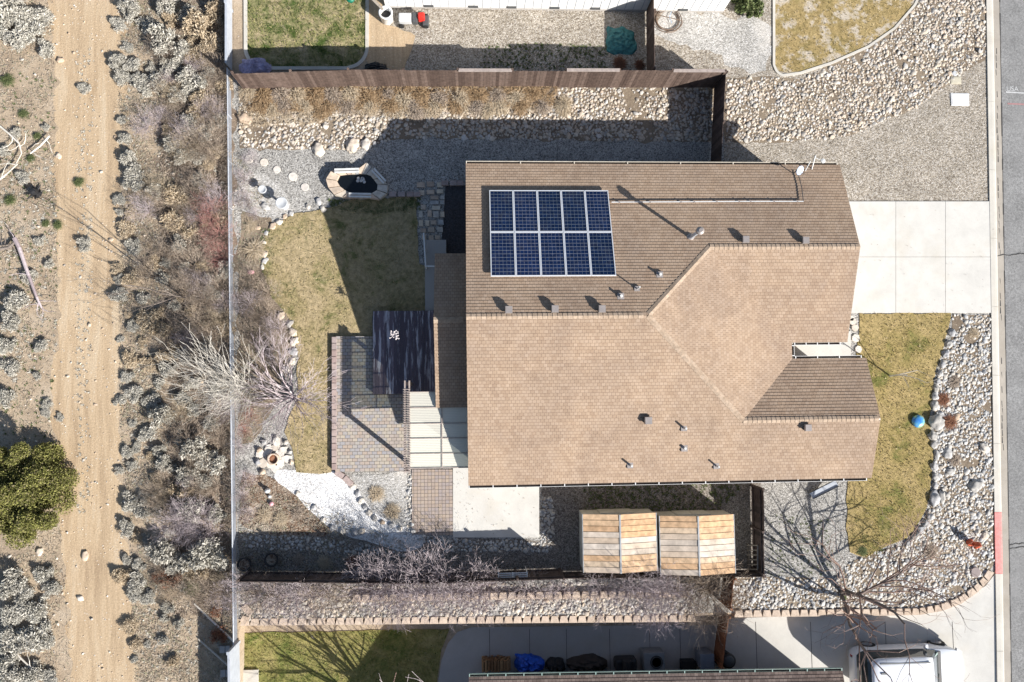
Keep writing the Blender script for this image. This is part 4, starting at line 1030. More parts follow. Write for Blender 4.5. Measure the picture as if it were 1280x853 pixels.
def north_house():
    a = P(482, 13.5); b = P(903, 11.5); y = (a[1]+b[1])/2; x0, x1 = a[0], b[0]
    t = thing('neighbour_house', (x0+5, y+5, 0), 'white sided house cut by the top edge of the picture', 'house')
    w = MB(); w.box(x0, y, 0, x1, y+9, 2.7); w.build('wall', 'white', t)
    sid = MB()
    for k in range(int((x1-x0)/.4)):
        x = x0+.2+k*.4; sid.box(x-.012, y-.014, .1, x+.012, y, 2.7)
    sid.build('siding_batten', 'vinyl', t)
    bs = MB(); bs.box(x0-.01, y-.03, 0, x1+.01, y-.001, .12); bs.build('wall_base', 'concrete_grey', t)
    for px, wd in ((740, 1.2), (600, 1.5)): window(P(px, 12, .8)[0], y-.001, wd, 1.0, 1.9, 'x', t, -1)
    vt = MB()
    for px in (536, 592, 640, 694, 745, 855):
        x = P(px, 12, .3)[0]; MB().box(x-.22, y-.05, .14, x+.22, y-.015, .28).build('crawl_vent', 'dkgrey', t)
    slope('roof', (x0-.4, y-.5), (1, 0), (0, 1), lambda v: (0, x1-x0+.8), 5.0, 2.75, .33, 'shingle_grey', t)
    slope('roof', (x0-.4, y+9.5), (1, 0), (0, -1), lambda v: (0, x1-x0+.8), 5.0, 2.75, .33, 'shingle_grey', t)
    d = MB(); deck_poly(d, (x0-.4, y-.5), (1, 0), (0, 1), [(0, 0), (x1-x0+.8, 0), (x1-x0+.8, 5), (0, 5)], 2.75, .33); deck_poly(d, (x0-.4, y+9.5), (1, 0), (0, -1), [(0, 0), (x1-x0+.8, 0), (x1-x0+.8, 5), (0, 5)], 2.75, .33); d.build('fascia', 'white', t)
    # grey low roof of the side porch
    return y
NHY = north_house()
# sheds
def shed(pxl, pxm, pxr, pyt, pyb, label):
    ze_, zr_ = 1.35, 1.66
    xl, yt, _ = P(pxl, pyt, ze_); xr = P(pxr, pyt, ze_)[0]; xm = P(pxm, (pyt+pyb)/2, zr_)[0]; yb = P(pxm, pyb, ze_)[1]
    t = thing('garden_shed', ((xl+xr)/2, (yt+yb)/2, 0), label, 'shed', 'garden sheds with board roofs')
    wb = MB(); x0, x1, y0, y1 = xl+.03, xr-.03, yb+.06, yt-.04; n = 12
    # gable end walls of vertical boards and side walls
    def zt(x): return ze_-.05+(zr_-ze_)*(1-abs(x-xm)/max(xm-xl, .1))
    for yy0, yy1 in ((y1-.03, y1), (y0, y0+.03)):
        for k in range(n):
            a = x0+(x1-x0)*k/n+.004; b = x0+(x1-x0)*(k+1)/n-.004
            wb.add([(a, yy0, .05), (b, yy0, .05), (b, yy1, .05), (a, yy1, .05), (a, yy0, zt(a)-.03), (b, yy0, zt(b)-.03), (b, yy1, zt(b)-.03), (a, yy1, zt(a)-.03)], [(0,3,2,1),(4,5,6,7),(0,1,5,4),(1,2,6,5),(2,3,7,6),(3,0,4,7)])
    for xx in (x0, x1-.03):
        for k in range(9):
            a = y0+.035+(y1-y0-.07)*k/9+.004; b = y0+.035+(y1-y0-.07)*(k+1)/9-.004; wb.box(xx, a, .05, xx+.03, b, ze_-.08)
    wb.build('wall', 'shedwall', t)
    dr = MB(); dr.box(xm-.75, y1+.002, .1, xm-.01, y1+.035, 1.15); d1 = dr.build('door', 'shedwall', t)
    dr = MB(); dr.box(xm+.01, y1+.002, .1, xm+.75, y1+.035, 1.15); dr.build('door', 'shedwall', t)
    n = 10
    for s_, xa in ((0, xl), (1, xr)):
        rf = MB()
        for k in range(n):
            ya = yt-(yt-yb)*k/n; yb_ = yt-(yt-yb)*(k+1)/n+.02; za, zb = ze_, zr_
            rf.rows = getattr(rf, 'rows', [])+[('o', 'o', 'o', 'm', 'g', 'g', 'g', 'o', 'o', 'm')[k]]
            rf.obox(((xa+xm)/2, (ya+yb_)/2, (za+zb)/2+.012*(k % 2)+.006*random.random()), Vector(((xm-xa)/2*.985, 0, (zb-za)/2*.985)), (0, (ya-yb_)/2, 0), (0, 0, .014))
        ob_ = rf.build('roof_boards', 'cedar', t); ob_.data.materials.append(M['cedar_grey'])
        for pi_, po_ in enumerate(ob_.data.polygons): po_.material_index = {'o': 0, 'm': (pi_//6+s_) % 2, 'g': 1}[rf.rows[pi_//6]]
    rc = MB(); rc.beam((xm, yt, zr_+.02), (xm, yb, zr_+.02), .07, .03); rc.build('ridge_strip', 'shedtrim', t)
    fl = MB(); 
    for s_, xa in ((0, xl), (1, xr)): fl.beam((xa, yt, ze_+.0), (xa, yb, ze_+.0), .035, .05)
    fl.build('edge_trim', 'shedtrim', t)
    fb = MB(); fb.box(x0+.02, y0+.05, .0, x1-.02, y1-.05, .12); fb.build('floor_frame', 'wood', t)
shed(728, 775.5, 820, 643, 715, 'left of the two sheds with weathered orange board roofs')
shed(824, 873.5, 917, 645, 718, 'right of the two sheds, nearer the dark gate fence')

# ================================================================== FENCES AND WALLS
def board_fence(pts, h, m, label, level=0.0, bw=0.14, rails=(), group=None, railside=1, capped=(), zf=None, post_each=2.4, name='board_fence'):
    """pts: pixel positions of the TOP edge at height h. One panel part per bay."""
    W_ = []
    for (x, y) in pts:
        z = level; 
        for _ in range(3):
            p = P(x, y, z+h); z = zf(p) if zf else level
        W_.append(Vector((p[0], p[1], z)))
    t = thing(name, tuple(W_[0]), label, 'fence', group)
    k = 0
    for A, B in zip(W_[:-1], W_[1:]):
        d = (B-A); L = d.length; nb = max(1, round(L/post_each)); dn = d.normalized(); s_ = Vector((-dn.y, dn.x, 0)).normalized()
        for i in range(nb):
            a = A+d*(i/nb); b = A+d*((i+1)/nb); l = (b-a).length; n = max(1, int(l/bw)); mb = MB()
            hh = h+random.choice((0, 0, -.05, .04)); off = s_*(.025 if k % 2 else -.025)
            for j in range(n):
                p0 = a+dn*(l*j/n+.003); p1 = a+dn*(l*(j+1)/n-.003); c_ = (p0+p1)/2+off*0+s_*random.uniform(-.006, .006)
                hj = hh+random.uniform(-.012, .008)
                mb.obox(c_+Vector((0, 0, hj/2+.03)), (p1-p0)/2, s_*.010, Vector((0, 0, hj/2-.03)))
            mb.build('board_panel', m, t)
            if k in capped:
                rb = MB(); rb.obox((a+b)/2+Vector((0, 0, hh+.03)), (b-a)/2*.985, s_*.07, Vector((0, 0, .02))); rb.build('cap_rail', 'rail_grey', t)
            rl = MB()
            for zz in (.3, h-.25): rl.obox((a+b)/2+s_*(.035*railside)+Vector((0, 0, zz)), (b-a)/2*.99, s_*.02, Vector((0, 0, .045)))
            rl.build('rail', m, t)
            ps = MB(); ps.obox(a+s_*(.05*railside)+Vector((0, 0, (h+.05)/2)), dn*.045, s_*.045, Vector((0, 0, (h+.05)/2))); ps.build('post', m, t)
            k += 1
    e = W_[-1]; ps = MB(); ps.box(e.x-.05, e.y-.05, e.z, e.x+.05, e.y+.05, e.z+h+.05); ps.build('post', m, t)
    return t
board_fence([(290,92),(435,88),(907,89)], 1.85, 'fence', 'long brown board fence along the top edge of the yard', rails=(1,), capped=(4, 6, 8, 9), railside=1, post_each=2.6)
board_fence([(907,90),(901,214)], 1.6, 'fence_dark', 'dark board fence running down from the top fence corner to the house')
board_fence([(817,-60),(818,86)], 1.5, 'fence', "brown board fence between the neighbour's gravel yards by the hose")
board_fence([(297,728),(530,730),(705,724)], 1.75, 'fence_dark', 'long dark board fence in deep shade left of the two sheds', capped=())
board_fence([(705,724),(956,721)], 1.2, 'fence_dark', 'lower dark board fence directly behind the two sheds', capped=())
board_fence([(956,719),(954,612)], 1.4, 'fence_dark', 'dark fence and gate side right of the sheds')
def zf_low(p): return 0.0 if p[1] > P2(915, 766)[1] else (zlow(p[0]) if True else 0)
board_fence([(918,724),(914,762)], 1.45, 'fence_red', 'short redwood fence piece stepping over the block walls')
board_fence([(911,772),(903,836)], 1.3, 'fence_red', 'redwood fence down the lower concrete path', level=SL_)

def wire_fence():
    A = Vector(P(289, 92, 0)[:2]+(0,)); B = Vector(P(297, 800, 0)[:2]+(0,)); t = thing('wire_fence', tuple(A), 'silvery wire mesh fence along the left edge of the yard', 'fence')
    h = .55; d = B-A; L = d.length; dn = d.normalized(); mb = MB()
    n = int(L/.045)
    for i in range(n):
        p = A+dn*(L*i/n); mb.cyl(p+Vector((0, 0, .05)), p+Vector((0, 0, h)), .007, n=3, cap=False)
    for k in range(16):
        z = .05+(h-.05)*k/15; mb.cyl(A+Vector((0, 0, z)), B+Vector((0, 0, z)), .006, n=3, cap=False)
    mb.build('mesh_panel', 'galv', t)
    r = MB(); r.cyl(A+Vector((0, 0, h)), B+Vector((0, 0, h)), .024, n=8); r.build('top_rail', 'galv', t)
    for i in range(13):
        p = A+d*(i/12); MB().cyl(p, p+Vector((0, 0, h+.03)), .022, n=8).build('post', 'galv', t)
wire_fence()
def vinyl_fence(y0, y1, x0, x1, h, label, level=0.0):
    A = Vector(P(x0, y0, level)); B = Vector(P(x1, y1, level)); A.z = B.z = 0
    t = thing('panel_fence', (A.x, A.y, level), label, 'fence'); d = B-A; n = max(1, round(d.length/2.4)); dn = d.normalized(); s_ = Vector((-dn.y, dn.x, 0))
    for i in range(n):
        a = A+d*(i/n); b = A+d*((i+1)/n); c_ = (a+b)/2
        MB().obox(c_+Vector((0, 0, level+h/2)), (b-a)/2*.97, s_*.02, Vector((0, 0, h/2-.03))).build('panel', 'vinyl', t)
        MB().obox(c_+Vector((0, 0, level+h)), (b-a)/2*.97, s_*.045, Vector((0, 0, .03))).build('top_rail', 'vinyl', t)
        MB().obox(a+Vector((0, 0, level+h/2+.05)), dn*.06, s_*.06, Vector((0, 0, h/2+.05))).build('post', 'vinyl', t)
vinyl_fence(-60, 90, 290, 290, .8, 'pale panel fence above the top board fence at the upper left')
vinyl_fence(802, 920, 299, 301, 1.35, 'pale panel fence left of the lower lawn')

def block_wall(pts, z0, z1, label, bw=.42, depth=.30, level=0.0, bottom=None):
    mb = MB(); W_ = [Vector(P2(x, y, z1)) for x, y in pts]
    # resample
    segs = []
    for a, b in zip(W_[:-1], W_[1:]):
        n = max(1, round((b-a).length/bw)); 
        for i in range(n): segs.append((a.lerp(b, i/n), a.lerp(b, (i+1)/n)))
    for a, b in segs:
        d = (b-a).normalized(); s_ = Vector((-d.y, d.x))
        if s_.y < 0 and abs(d.x) > .3: s_ = -s_
        f0, f1 = a+d*.004, b-d*.004; g0, g1 = a+d*.075, b-d*.075
        zt = z1+random.uniform(-.006, .006)
        q = [tuple(f0), tuple(f1), tuple(g1+s_*depth), tuple(g0+s_*depth)]
        zb = z0 if bottom is None else bottom((a+b)/2)
        nl = max(1, round((z1-zb)/.2))
        for k in range(nl): mb.prism(q, zb+(zt-zb)*k/nl+.002, zb+(zt-zb)*(k+1)/nl-.003)
    o = mb.build('block_wall', 'block'); return tag(o, label, 'retaining wall')
block_wall([(300,782.5),(560,780),(870,777.5)], SL_, .06, 'lower tan block retaining wall above the south lawn and shaded path')
block_wall([(440,752.5),(600,750),(862,747)], 0, .22, 'upper tan block wall between the cobble terrace and the shed fence')
def wb_(p): return zlow(p.x)-.02
block_wall([(918,772),(1000,771),(1100,770),(1150,769),(1178,764),(1202,755),(1222,741),(1236,727),(1243,716)], SL_, .10, 'curving tan block wall along the lower driveway up to the red curb', bottom=wb_)
block_wall([(306,782),(312,772),(300,760)], SL_, .08, 'tan blocks stepping around the upper left corner of the south lawn')
# raised edging of the patio
def patio_edge():
    mb = MB(); a = Vector(P2(418, 421, .22)); b = Vector(P2(418, 588, .22)); n = 20
    for i in range(n):
        p = a.lerp(b, (i+.03)/n); q = a.lerp(b, (i+.97)/n); mb.prism([(p.x-.12, p.y), (p.x+.10, p.y), (q.x+.10, q.y), (q.x-.12, q.y)], 0, .225, .04)
    tag(mb.build('block_edging', 'block_mauve'), 'mauve block edging down the left side of the paver patio', 'edging')
    mb = MB(); pts = [(419,590),(430,597),(440,607)]
    W_ = [Vector(P2(x, y, .15)) for x, y in pts]
    for a, b in zip(W_[:-1], W_[1:]):
        for i in range(1):
            d = (b-a).normalized(); s_ = Vector((-d.y, d.x))*.13; mb.prism([tuple(a-s_), tuple(b-d*.03-s_), tuple(b-d*.03+s_), tuple(a+s_)], 0, .15, .05)
    tag(mb.build('block_edging', 'block_mauve'), 'few mauve blocks curving from the patio corner to the white path', 'edging')
patio_edge()

# ================================================================== ROCK BEDS
rock_bed('river_rock', [(298,104),(890,103),(896,178),(500,172),(440,188),(300,184)], .135, .072, 'stones', 'tan and grey cobbles in the bed below the top fence', gap=1)
rock_bed('river_rock', [(908,100),(965,97),(1000,100),(1060,74),(1110,47),(1150,2),(1172,-60),(1230,-60),(1232,70),(1200,95),(1150,130),(1100,155),(1050,172),(990,176),(908,178)], .13, .070, 'stones', 'cobbles sweeping from the fence corner up along the street')
rock_bed('river_rock', [(x-4 if x > 1235 else x, y) for x, y in FRONT_BED], .13, .070, 'stones_grey', 'grey cobbles between the front lawn and the curb')
rock_bed('river_rock', [(302,752),(430,745),(868,748),(866,768),(560,772),(302,774)], .13, .072, 'stones', 'cobbles on the terrace between the two block walls')
rock_bed('river_rock', [(302,733),(862,727),(862,738),(560,742),(302,750)], .13, .060, 'stones', 'cobbles on the narrow strip below the shed fence')
rock_bed('river_rock', [(509,592),(516,592),(518,668),(560,674),(676,678),(676,620),(690,620),(694,660),(688,690),(560,690),(505,668)], .13, .062, 'stones_grey', 'shaded cobbles edging the concrete pad and paver walk')
rock_bed('river_rock', [(302,666),(400,672),(450,680),(500,690),(560,690),(556,700),(300,684)], .15, .062, 'stones_grey', 'dim cobbles in the shade below the white path')
# loose pebbles on the track and scrub
_b = np.array([P2(-60,-60), P2(288,920)]); pb = RNG.uniform(_b.min(0), _b.max(0), (7500, 2))
keep = RNG.random(len(pb)) < .75; pb = pb[keep]
V, F = stones_np(pb, np.clip(.017*np.exp(RNG.normal(0, .62, len(pb))), .008, .10), (.4, .7), 0.0, I0)
pb2 = RNG.uniform(_b.min(0), _b.max(0), (560, 2))
V2_, F2_ = stones_np(pb2, np.clip(.036*np.exp(RNG.normal(0, .5, len(pb2))), .02, .14), (.2, .35), 0.0, I1); F2_ = F2_+len(V); V = np.concatenate([V, V2_]); F = np.concatenate([F, F2_])
tag(np_mesh('loose_pebbles', V, F, 'boulder_tan'), 'loose pale pebbles strewn over the dirt track and scrub', 'pebbles', kind='stuff')

# boulders along the front lawn
bl = [(1190,416,5,1),(1186,430,5.5,1),(1182,443,5,1),(1178,456,5,1),(1175,467,4.5,1),(1172,477,4.5,1),(1170,486,4.5,1),(1169,495,5,1.2),(1168,507,5.5,1.2),(1170,527,10,1),(1166,545,6.5,1),(1168,556,5.5,1),(1171,569,4,1.8),(1168,583,5.5,1.2),(1169,597,5,1.2),(1169,607,4.5,1),(1168,623,7,1.7),(1177,622,5,1.8),(1163,646,5,1),(1158,655,5,1),(1150,663,5,1),(1144,671,5,1),(1136,679,4.5,1)]
for i, (x, y, r, e) in enumerate(bl):
    rock('boulder', x, y, r*MPP*.92, 'boulder', 'grey boulder, %s from the driveway in the front lawn border row' % ORD[i], group='boulders along the front lawn', el=e, ang=1.5, hz=.6)
for x, y, r, m, l in ((1220,607,9,'boulder','large pale boulder alone among the street side cobbles'),(1231,560,7,'boulder_tan','tan boulder close to the curb among the grey cobbles'),(1185,567,7,'boulder','rounded grey boulder beside the border row, below the dry clumps'),
        (1188,590,6,'boulder','flat grey boulder just below the rounded one by the border'),(1196,521,5,'boulder_tan','small pale boulder inside the brown dry clump'),(1231,670,5,'boulder_tan','small tan boulder left of the red curb'),(1137,118,4,'boulder','single small grey stone left of the utility lids'),
        (398,187,8,'boulder_tan','tan slab leaning at the lower edge of the top cobble bed'),(440,182,9,'boulder_tan','orange tan slab at the cobble bed edge, middle one'),(457,180,7,'boulder_tan','orange tan slab at the cobble bed edge, right one'),
        (306,148,9,'boulder_tan','flat pinkish stone at the left end of the top bed'),(106,695,8,'boulder_tan','flat pale rock in the lower part of the dirt track'),(100,748,6,'boulder_tan','pale rock near the bottom of the dirt track'),
        (73,195,6,'boulder_tan','pale rock with a shadow at the left edge of the track'),(75,75,7,'boulder_tan','pale rock at the upper left edge of the track'),(49,690,7,'boulder_tan','pale rock just below the juniper'),
        (228,30,8,'boulder','blue grey rock among the top left brush'),(318,312,3,'boulder','small stone on the straw mound by the left fence'),(1147,500-0,3,'boulder','tiny stone near the globe on the front lawn')):
    if 'tiny stone' in l: continue
    rock('boulder', x, y, r*MPP*(.55 if x < 290 else .8), m, l, el=1.3, ang=random.uniform(0, 3), hz=.45)
# back garden stones
bs = [(331,258,6),(349,278,5),(356,271,4),(364,267,4),(341,283,5.5),(385,258,4),(398,252,5),(404,262,4.5),(322,285,4),(333,291,3.5),(330,303,3.5),(331,318,5),(331,326,5),(328,334,3.5),(351,395,6),(362,405,5),(366,415,6),(368,427,6),(367,440,6),(365,452,5),(358,462,5),(352,470,4)]
for i, (x, y, r) in enumerate(bs):
    rock('garden_stone', x, y, r*MPP*.72, 'boulder_tan' if i % 3 else 'boulder', 'pale stone, %s from the top in the back lawn border' % ORD[i], 'stone', 'stones bordering the back lawn', 1.3, random.uniform(0, 3), .5)
wp = [(430,596,4),(436,601,4),(441,608,4.5),(447,617,4.5),(451,626,5),(456,634,4.5),(461,641,5),(468,648,4.5),(478,653,4),(489,656,4.5),(500,661,4),(516,664,4),(372,617,4),(392,634,4),(404,650,4),(415,660,4.5),(428,664,5),(443,666,5.5),(452,664,5)]
for i, (x, y, r) in enumerate(wp):
    rock('garden_stone', x, y, r*MPP*.72, 'boulder' if i % 2 else 'boulder_tan', 'small stone, %s along the %s edge of the white gravel path' % (ORD[i if i < 12 else i-12], 'right' if i < 12 else 'left'), 'stone', 'stones edging the white path', 1.2, random.uniform(0, 3), .6)

# fire pit with its flagstones
def fire_pit():
    x, y, _ = P(342, 573); t = thing('fire_pit', (x, y, 0), 'round clay fire ring on pale flagstones at the white path end', 'fire pit')
    mb = MB()
    for i in range(15):
        a = i*.7; r0 = (.42 if i < 9 else .62); r0 *= random.uniform(.7, 1.25); c_ = (x+r0*math.cos(a), y+r0*math.sin(a)); q = [(c_[0]+random.uniform(.12, .3)*math.cos(b+i), c_[1]+random.uniform(.12, .3)*math.sin(b+i)) for b in np.linspace(0, 6.28, 7)[:-1]]
        mb.prism(q, 0, .05+.002*i, .03)
    mb.build('flagstone_base', 'flag_pale', t)
    MB().lathe((x+.03, y-.02, .05), [(.26, 0), (.27, .2), (.20, .21), (.19, .06)], 18).build('ring', 'terracotta', t, True)
    MB().lathe((x+.03, y-.02, .06), [(.185, 0), (.18, .06), (.1, .1)], 14).build('ash', 'rust', t)
fire_pit()
for i, (px, py, r) in enumerate([(330,553,6),(324,563,6),(322,578,6),(328,590,6),(362,565,5),(364,578,5),(345,548,5),(357,553,5)]):
    rock('garden_stone', px, py, r*MPP*.55, 'boulder_tan' if i % 2 else 'boulder', 'upright rock, %s counted around the fire pit from its top left' % ORD[i], 'stone', 'rocks around the fire pit', 1.1, i, .9)
# stepping stones
for i, (x, y, r) in enumerate([(311,199,5.2),(330,203,5),(346,212,4.6),(366,221,5.6),(381,234,5)]):
    p = P(x, y, .03); mb = MB(); mb.lathe((p[0], p[1], 0), [(r*MPP, 0), (r*MPP*.99, .035), (r*MPP*.93, .04)], 22)
    tag(mb.build('stepping_stone', 'flag_pale'), 'round pale stepping stone, %s from the left fence' % ORD[i], 'stepping stone', 'round stepping stones')
for i, (x, y) in enumerate([(341,258),(352,262)]): pass
for i, (x, y, w) in enumerate([(1066,402,5),(1069,410,5),(1070,423,6),(1073,437,5),(1064,398,4)]):
    p = P(x, y, .05); mb = MB(); q = [(p[0]+w*MPP*math.cos(a)*random.uniform(.85, 1.1), p[1]+w*MPP*math.sin(a)*random.uniform(.85, 1.1)) for a in np.linspace(0, 6.28, 8)[:-1]]
    mb.prism(q, 0, .06, .04); tag(mb.build('flagstone', 'flag_pale'), 'pale flagstone between porch and front lawn, %s made from the driveway' % ['second', 'third', 'fourth', 'fifth', 'first'][i], 'flagstone', 'flagstones by the porch')
# bird baths
def bird_bath(px, py, h, r, label):
    x, y, _ = P(px, py, h); t = thing('bird_bath', (x, y, 0), label, 'bird bath')
    MB().lathe((x, y, 0), [(r*.6, 0), (r*.55, .05), (r*.22, .1), (r*.2, h-.1), (r*.3, h-.05)], 16).build('pedestal', 'lightgrey', t, True)
    MB().lathe((x, y, h-.06), [(r*.3, 0), (r, .05), (r, .1), (r*.86, .1), (r*.6, .06)], 22).build('bowl', 'lightgrey', t, True)
bird_bath(328, 237, .42, .19, 'small grey bird bath on the pale gravel by the left fence')
bird_bath(352, 254, .62, .27, 'larger stone bird bath casting a mushroom shaped shadow')

# raised pond
def pond():
    t = thing('garden_pond', P(447, 230), 'raised dark pond ringed with flagstones and white boards', 'pond')
    o = [(415,212),(449,210),(458,203),(466,210),(481,226),(488,236),(481,244),(471,251),(462,247),(434,247),(420,246),(411,236),(406,226)]
    i_ = [(425,218),(449,217),(462,218),(470,228),(474,234),(468,241),(460,242),(438,241),(428,236),(420,228)]
    O = [P2(x, y, .35) for x, y in o]; Iw = [P2(x, y, .35) for x, y in i_]
    wt = MB(); wt.prism(Iw, 0.0, .22); wt.build('water', 'water', t)
    fl = MB(); n = 21
    for k in range(n):
        a0 = 2*math.pi*k/n; a1 = 2*math.pi*(k+.92)/n
        def at(poly, a):
            c_ = Vector(P2(447, 230, .35)); d = Vector((math.cos(a), math.sin(a))); best = 0
            for i in range(len(poly)):
                p, q = Vector(poly[i])-c_, Vector(poly[(i+1)%len(poly)])-c_; e = q-p; den = d.x*e.y-d.y*e.x
                if abs(den) < 1e-9: continue
                s_ = (p.x*e.y-p.y*e.x)/den; u = (p.x*d.y-p.y*d.x)/den
                if s_ > 0 and -1e-6 <= u <= 1+1e-6: best = max(best, s_)
            return tuple(c_+d*best)
        q = [at(Iw, a0), at(Iw, a1), at(O, a1), at(O, a0)]; fl.prism(q, .0, .33+random.uniform(-.03, .03), .02)
    fl.build('stone_rim', 'flag', t)
    for (a, b) in (((418,214),(449,213)), ((466,212),(481,228)), ((436,244),(464,244.5))):
        bd = MB(); A = Vector(P(a[0], a[1], .4)); B = Vector(P(b[0], b[1], .4)); d = (B-A).normalized(); s_ = Vector((-d.y, d.x, 0))
        for k in (-1, 1): bd.beam(A+s_*.065*k, B+s_*.065*k, .085, .04)
        bd.build('seat_board', 'vent_white', t)
    x, y, _ = P(451, 225, .3); f = MB()
    for k in range(9): f.lathe((x+random.uniform(-.16, .16), y+random.uniform(-.1, .1), .2), [(.05, 0), (.08, .05), (.03, .1)], 8)
    f.build('fountain_stones', 'lightgrey', t, True)
pond()
# flagstone walk beside the house
flags = [(526,231,10,6),(538,230,9,6),(550,231,7,6),(527,241,7,6),(538,240,9,5),(550,239,8,5),(543,247,10,4.5),(553,247,5,5),(543,253,10,4.5),(553,253,5,5),(529,259,6,6),(526,268,5,8),(545,260,10,5),(537,267,5,8),(545,268,7,8),(553,268,5,7),(526,279,5,8),(534,279,5,7),(542,278,7,5),(551,278,7,6),(529,288,7,5),(539,287,8,6),(550,287,7,6),(539,297,6,6),(547,297,6,5),(530,297,5,6),(544,306,8,5),(534,307,5,5)]
for i, (x, y, w, h) in enumerate(flags):
    p = P(x, y, .08); w *= MPP/2*1.05; h *= MPP/2*1.05
    mb = MB(); mb.prism([(p[0]-w, p[1]-h*random.uniform(.85, 1)), (p[0]+w, p[1]-h), (p[0]+w*random.uniform(.85, 1), p[1]+h), (p[0]-w, p[1]+h)], 0, .06+random.uniform(-.01, .02), .03)
    tag(mb.build('flagstone', 'flag'), '%s slab from the top in the shaded flagstone walk by the house' % ORD[i], 'flagstone', 'flagstone walk slabs')
for i, x in enumerate((491,502,513,521, 556.0, 567, 575)):
    p = P(x, 243 if i < 4 else 229, .1); mb = MB(); mb.prism([(p[0]-.17, p[1]-.12), (p[0]+.17, p[1]-.12), (p[0]+.16, p[1]+.12), (p[0]-.17, p[1]+.11)], 0, .16, .06)
    tag(mb.build('edging_block', 'block_mauve'), 'mauve edging block, %s from the pond toward the house' % ORD[i], 'edging block', 'edging blocks between pond and house')
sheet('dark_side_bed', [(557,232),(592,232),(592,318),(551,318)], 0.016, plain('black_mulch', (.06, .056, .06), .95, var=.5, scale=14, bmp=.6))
# low deck
def deck():
    z = .48; a = P(466, 389, z); b = P(546, 492, z); t = thing('wood_deck', (a[0], b[1], 0), 'low dark board deck with peeling sheen between lawn and house', 'deck')
    x0, x1, y0, y1 = a[0], b[0], b[1], a[1]; n = 21; mb = MB()
    for k in range(n):
        xa = x0+(x1-x0)*k/n+.004; xb = x0+(x1-x0)*(k+1)/n-.004; mb.box(xa, y0+random.uniform(-.01, .01), z-.035, xb, y1+random.uniform(-.01, .01), z)
    mb.build('deck_boards', 'deck', t)
    s_ = MB(); s_.box(x0+.02, y0+.03, 0.0, x1-.02, y0+.07, z-.038); s_.box(x0+.02, y1-.07, 0, x1-.02, y1-.03, z-.038); s_.box(x0+.02, y0+.07, 0, x0+.06, y1-.07, z-.038); s_.box(x1-.06, y0+.07, 0, x1-.02, y1-.07, z-.038)
    s_.build('skirt', 'fence_dark', t)
deck()
def pole_ornament():
    zt = 2.15; p = P(493, 418, zt); t = thing('pole_ornament', (p[0], p[1], .48), 'pale branching ornament on a thin pole rising above the dark deck', 'ornament'); mb = MB()
    rr = random.Random(4)
    for k in range(22):
        a = rr.uniform(0, 6.28); c_ = Vector((p[0]+rr.uniform(-.09, .09), p[1]+rr.uniform(-.07, .07), zt-.1+rr.uniform(-.04, .05))); q = c_
        for j in range(3):
            a += rr.uniform(-.5, .5); q2 = q+Vector((math.cos(a)*rr.uniform(.03, .08), math.sin(a)*rr.uniform(.03, .06), .02)); mb.cyl(q, q2, .017-.003*j, .014-.003*j, 6); q = q2
        mb.lathe(tuple(q-Vector((0, 0, .02))), [(.01, 0), (.035, .02), (.01, .04)], 7)
    mb.build('flower_head', plain('pale_pink_white', (.62, .56, .56), .7, var=.3, scale=20), t); MB().cyl((p[0], p[1], .48), (p[0], p[1], zt-.08), .018, n=8).build('pole', 'dkgrey', t)
pole_ornament()
def handrail():
    t = thing('handrail', P(530, 320), 'white L shaped handrail on the landing beside the house', 'handrail'); h = .95
    a, b, c_ = (Vector(P(x, y, h)) for x, y in ((529.5, 292), (532, 333), (544, 333)))
    m = MB(); m.beam(a, b, .06, .05); m.beam(b, c_, .06, .05); m.build('top_rail', 'white', t)
    pp = MB()
    for p in (a, a.lerp(b, .5), b, c_): pp.box(p.x-.035, p.y-.035, 0, p.x+.035, p.y+.035, h-.03)
    pp.build('post', 'white', t)
    s_ = MB()
    for k in range(24):
        p = a.lerp(b, k/23); s_.cyl((p.x, p.y, .1), (p.x, p.y, h-.03), .01, n=4)
    s_.build('baluster', 'white', t)
handrail()
def landing():
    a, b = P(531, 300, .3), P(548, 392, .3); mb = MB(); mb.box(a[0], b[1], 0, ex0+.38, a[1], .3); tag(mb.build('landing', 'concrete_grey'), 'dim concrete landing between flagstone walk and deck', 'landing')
landing()
sg = P(519, 630, .05)

# ================================================================== STREET SIDE OBJECTS
def lid(name, px, py, w, h, m, label, rot=0.0):
    p = P(px, py, .04); t = thing(name, (p[0], p[1], 0), label, 'utility lid'); a = MB(); a.box(p[0]-w/2, p[1]-h/2, 0, p[0]+w/2, p[1]+h/2, .05); a.build('lid_frame', m, t, bevel=.01)
    b = MB(); b.box(p[0]-w/2+.05, p[1]-h/2+.05, .04, p[0]+w/2-.05, p[1]+h/2-.05, .058); b.build('cover', m, t, bevel=.005)
lid('meter_box', 1200, 124.5, .92, .62, 'lid', 'large pale rectangular utility lid in the gravel near the street')
lid('meter_box', 1195, 100.5, .52, .36, 'lid_tan', 'smaller tan utility lid above the large pale one')
p = P(1193, 92.5); tag(MB().lathe((p[0], p[1], 0), [(.13, 0), (.13, .05), (.1, .06)], 18).build('valve_box', 'lightgrey'), 'little round lid touching the tan lid near the street', 'utility lid')
p = P(1218, 715); tag(MB().lathe((p[0], p[1], .03), [(.24, 0), (.24, .06), (.22, .075)], 20).build('manhole_cover', plain('brown_cover', (.28, .23, .22), .8)), 'brown round cover among the cobbles near the red curb', 'cover')
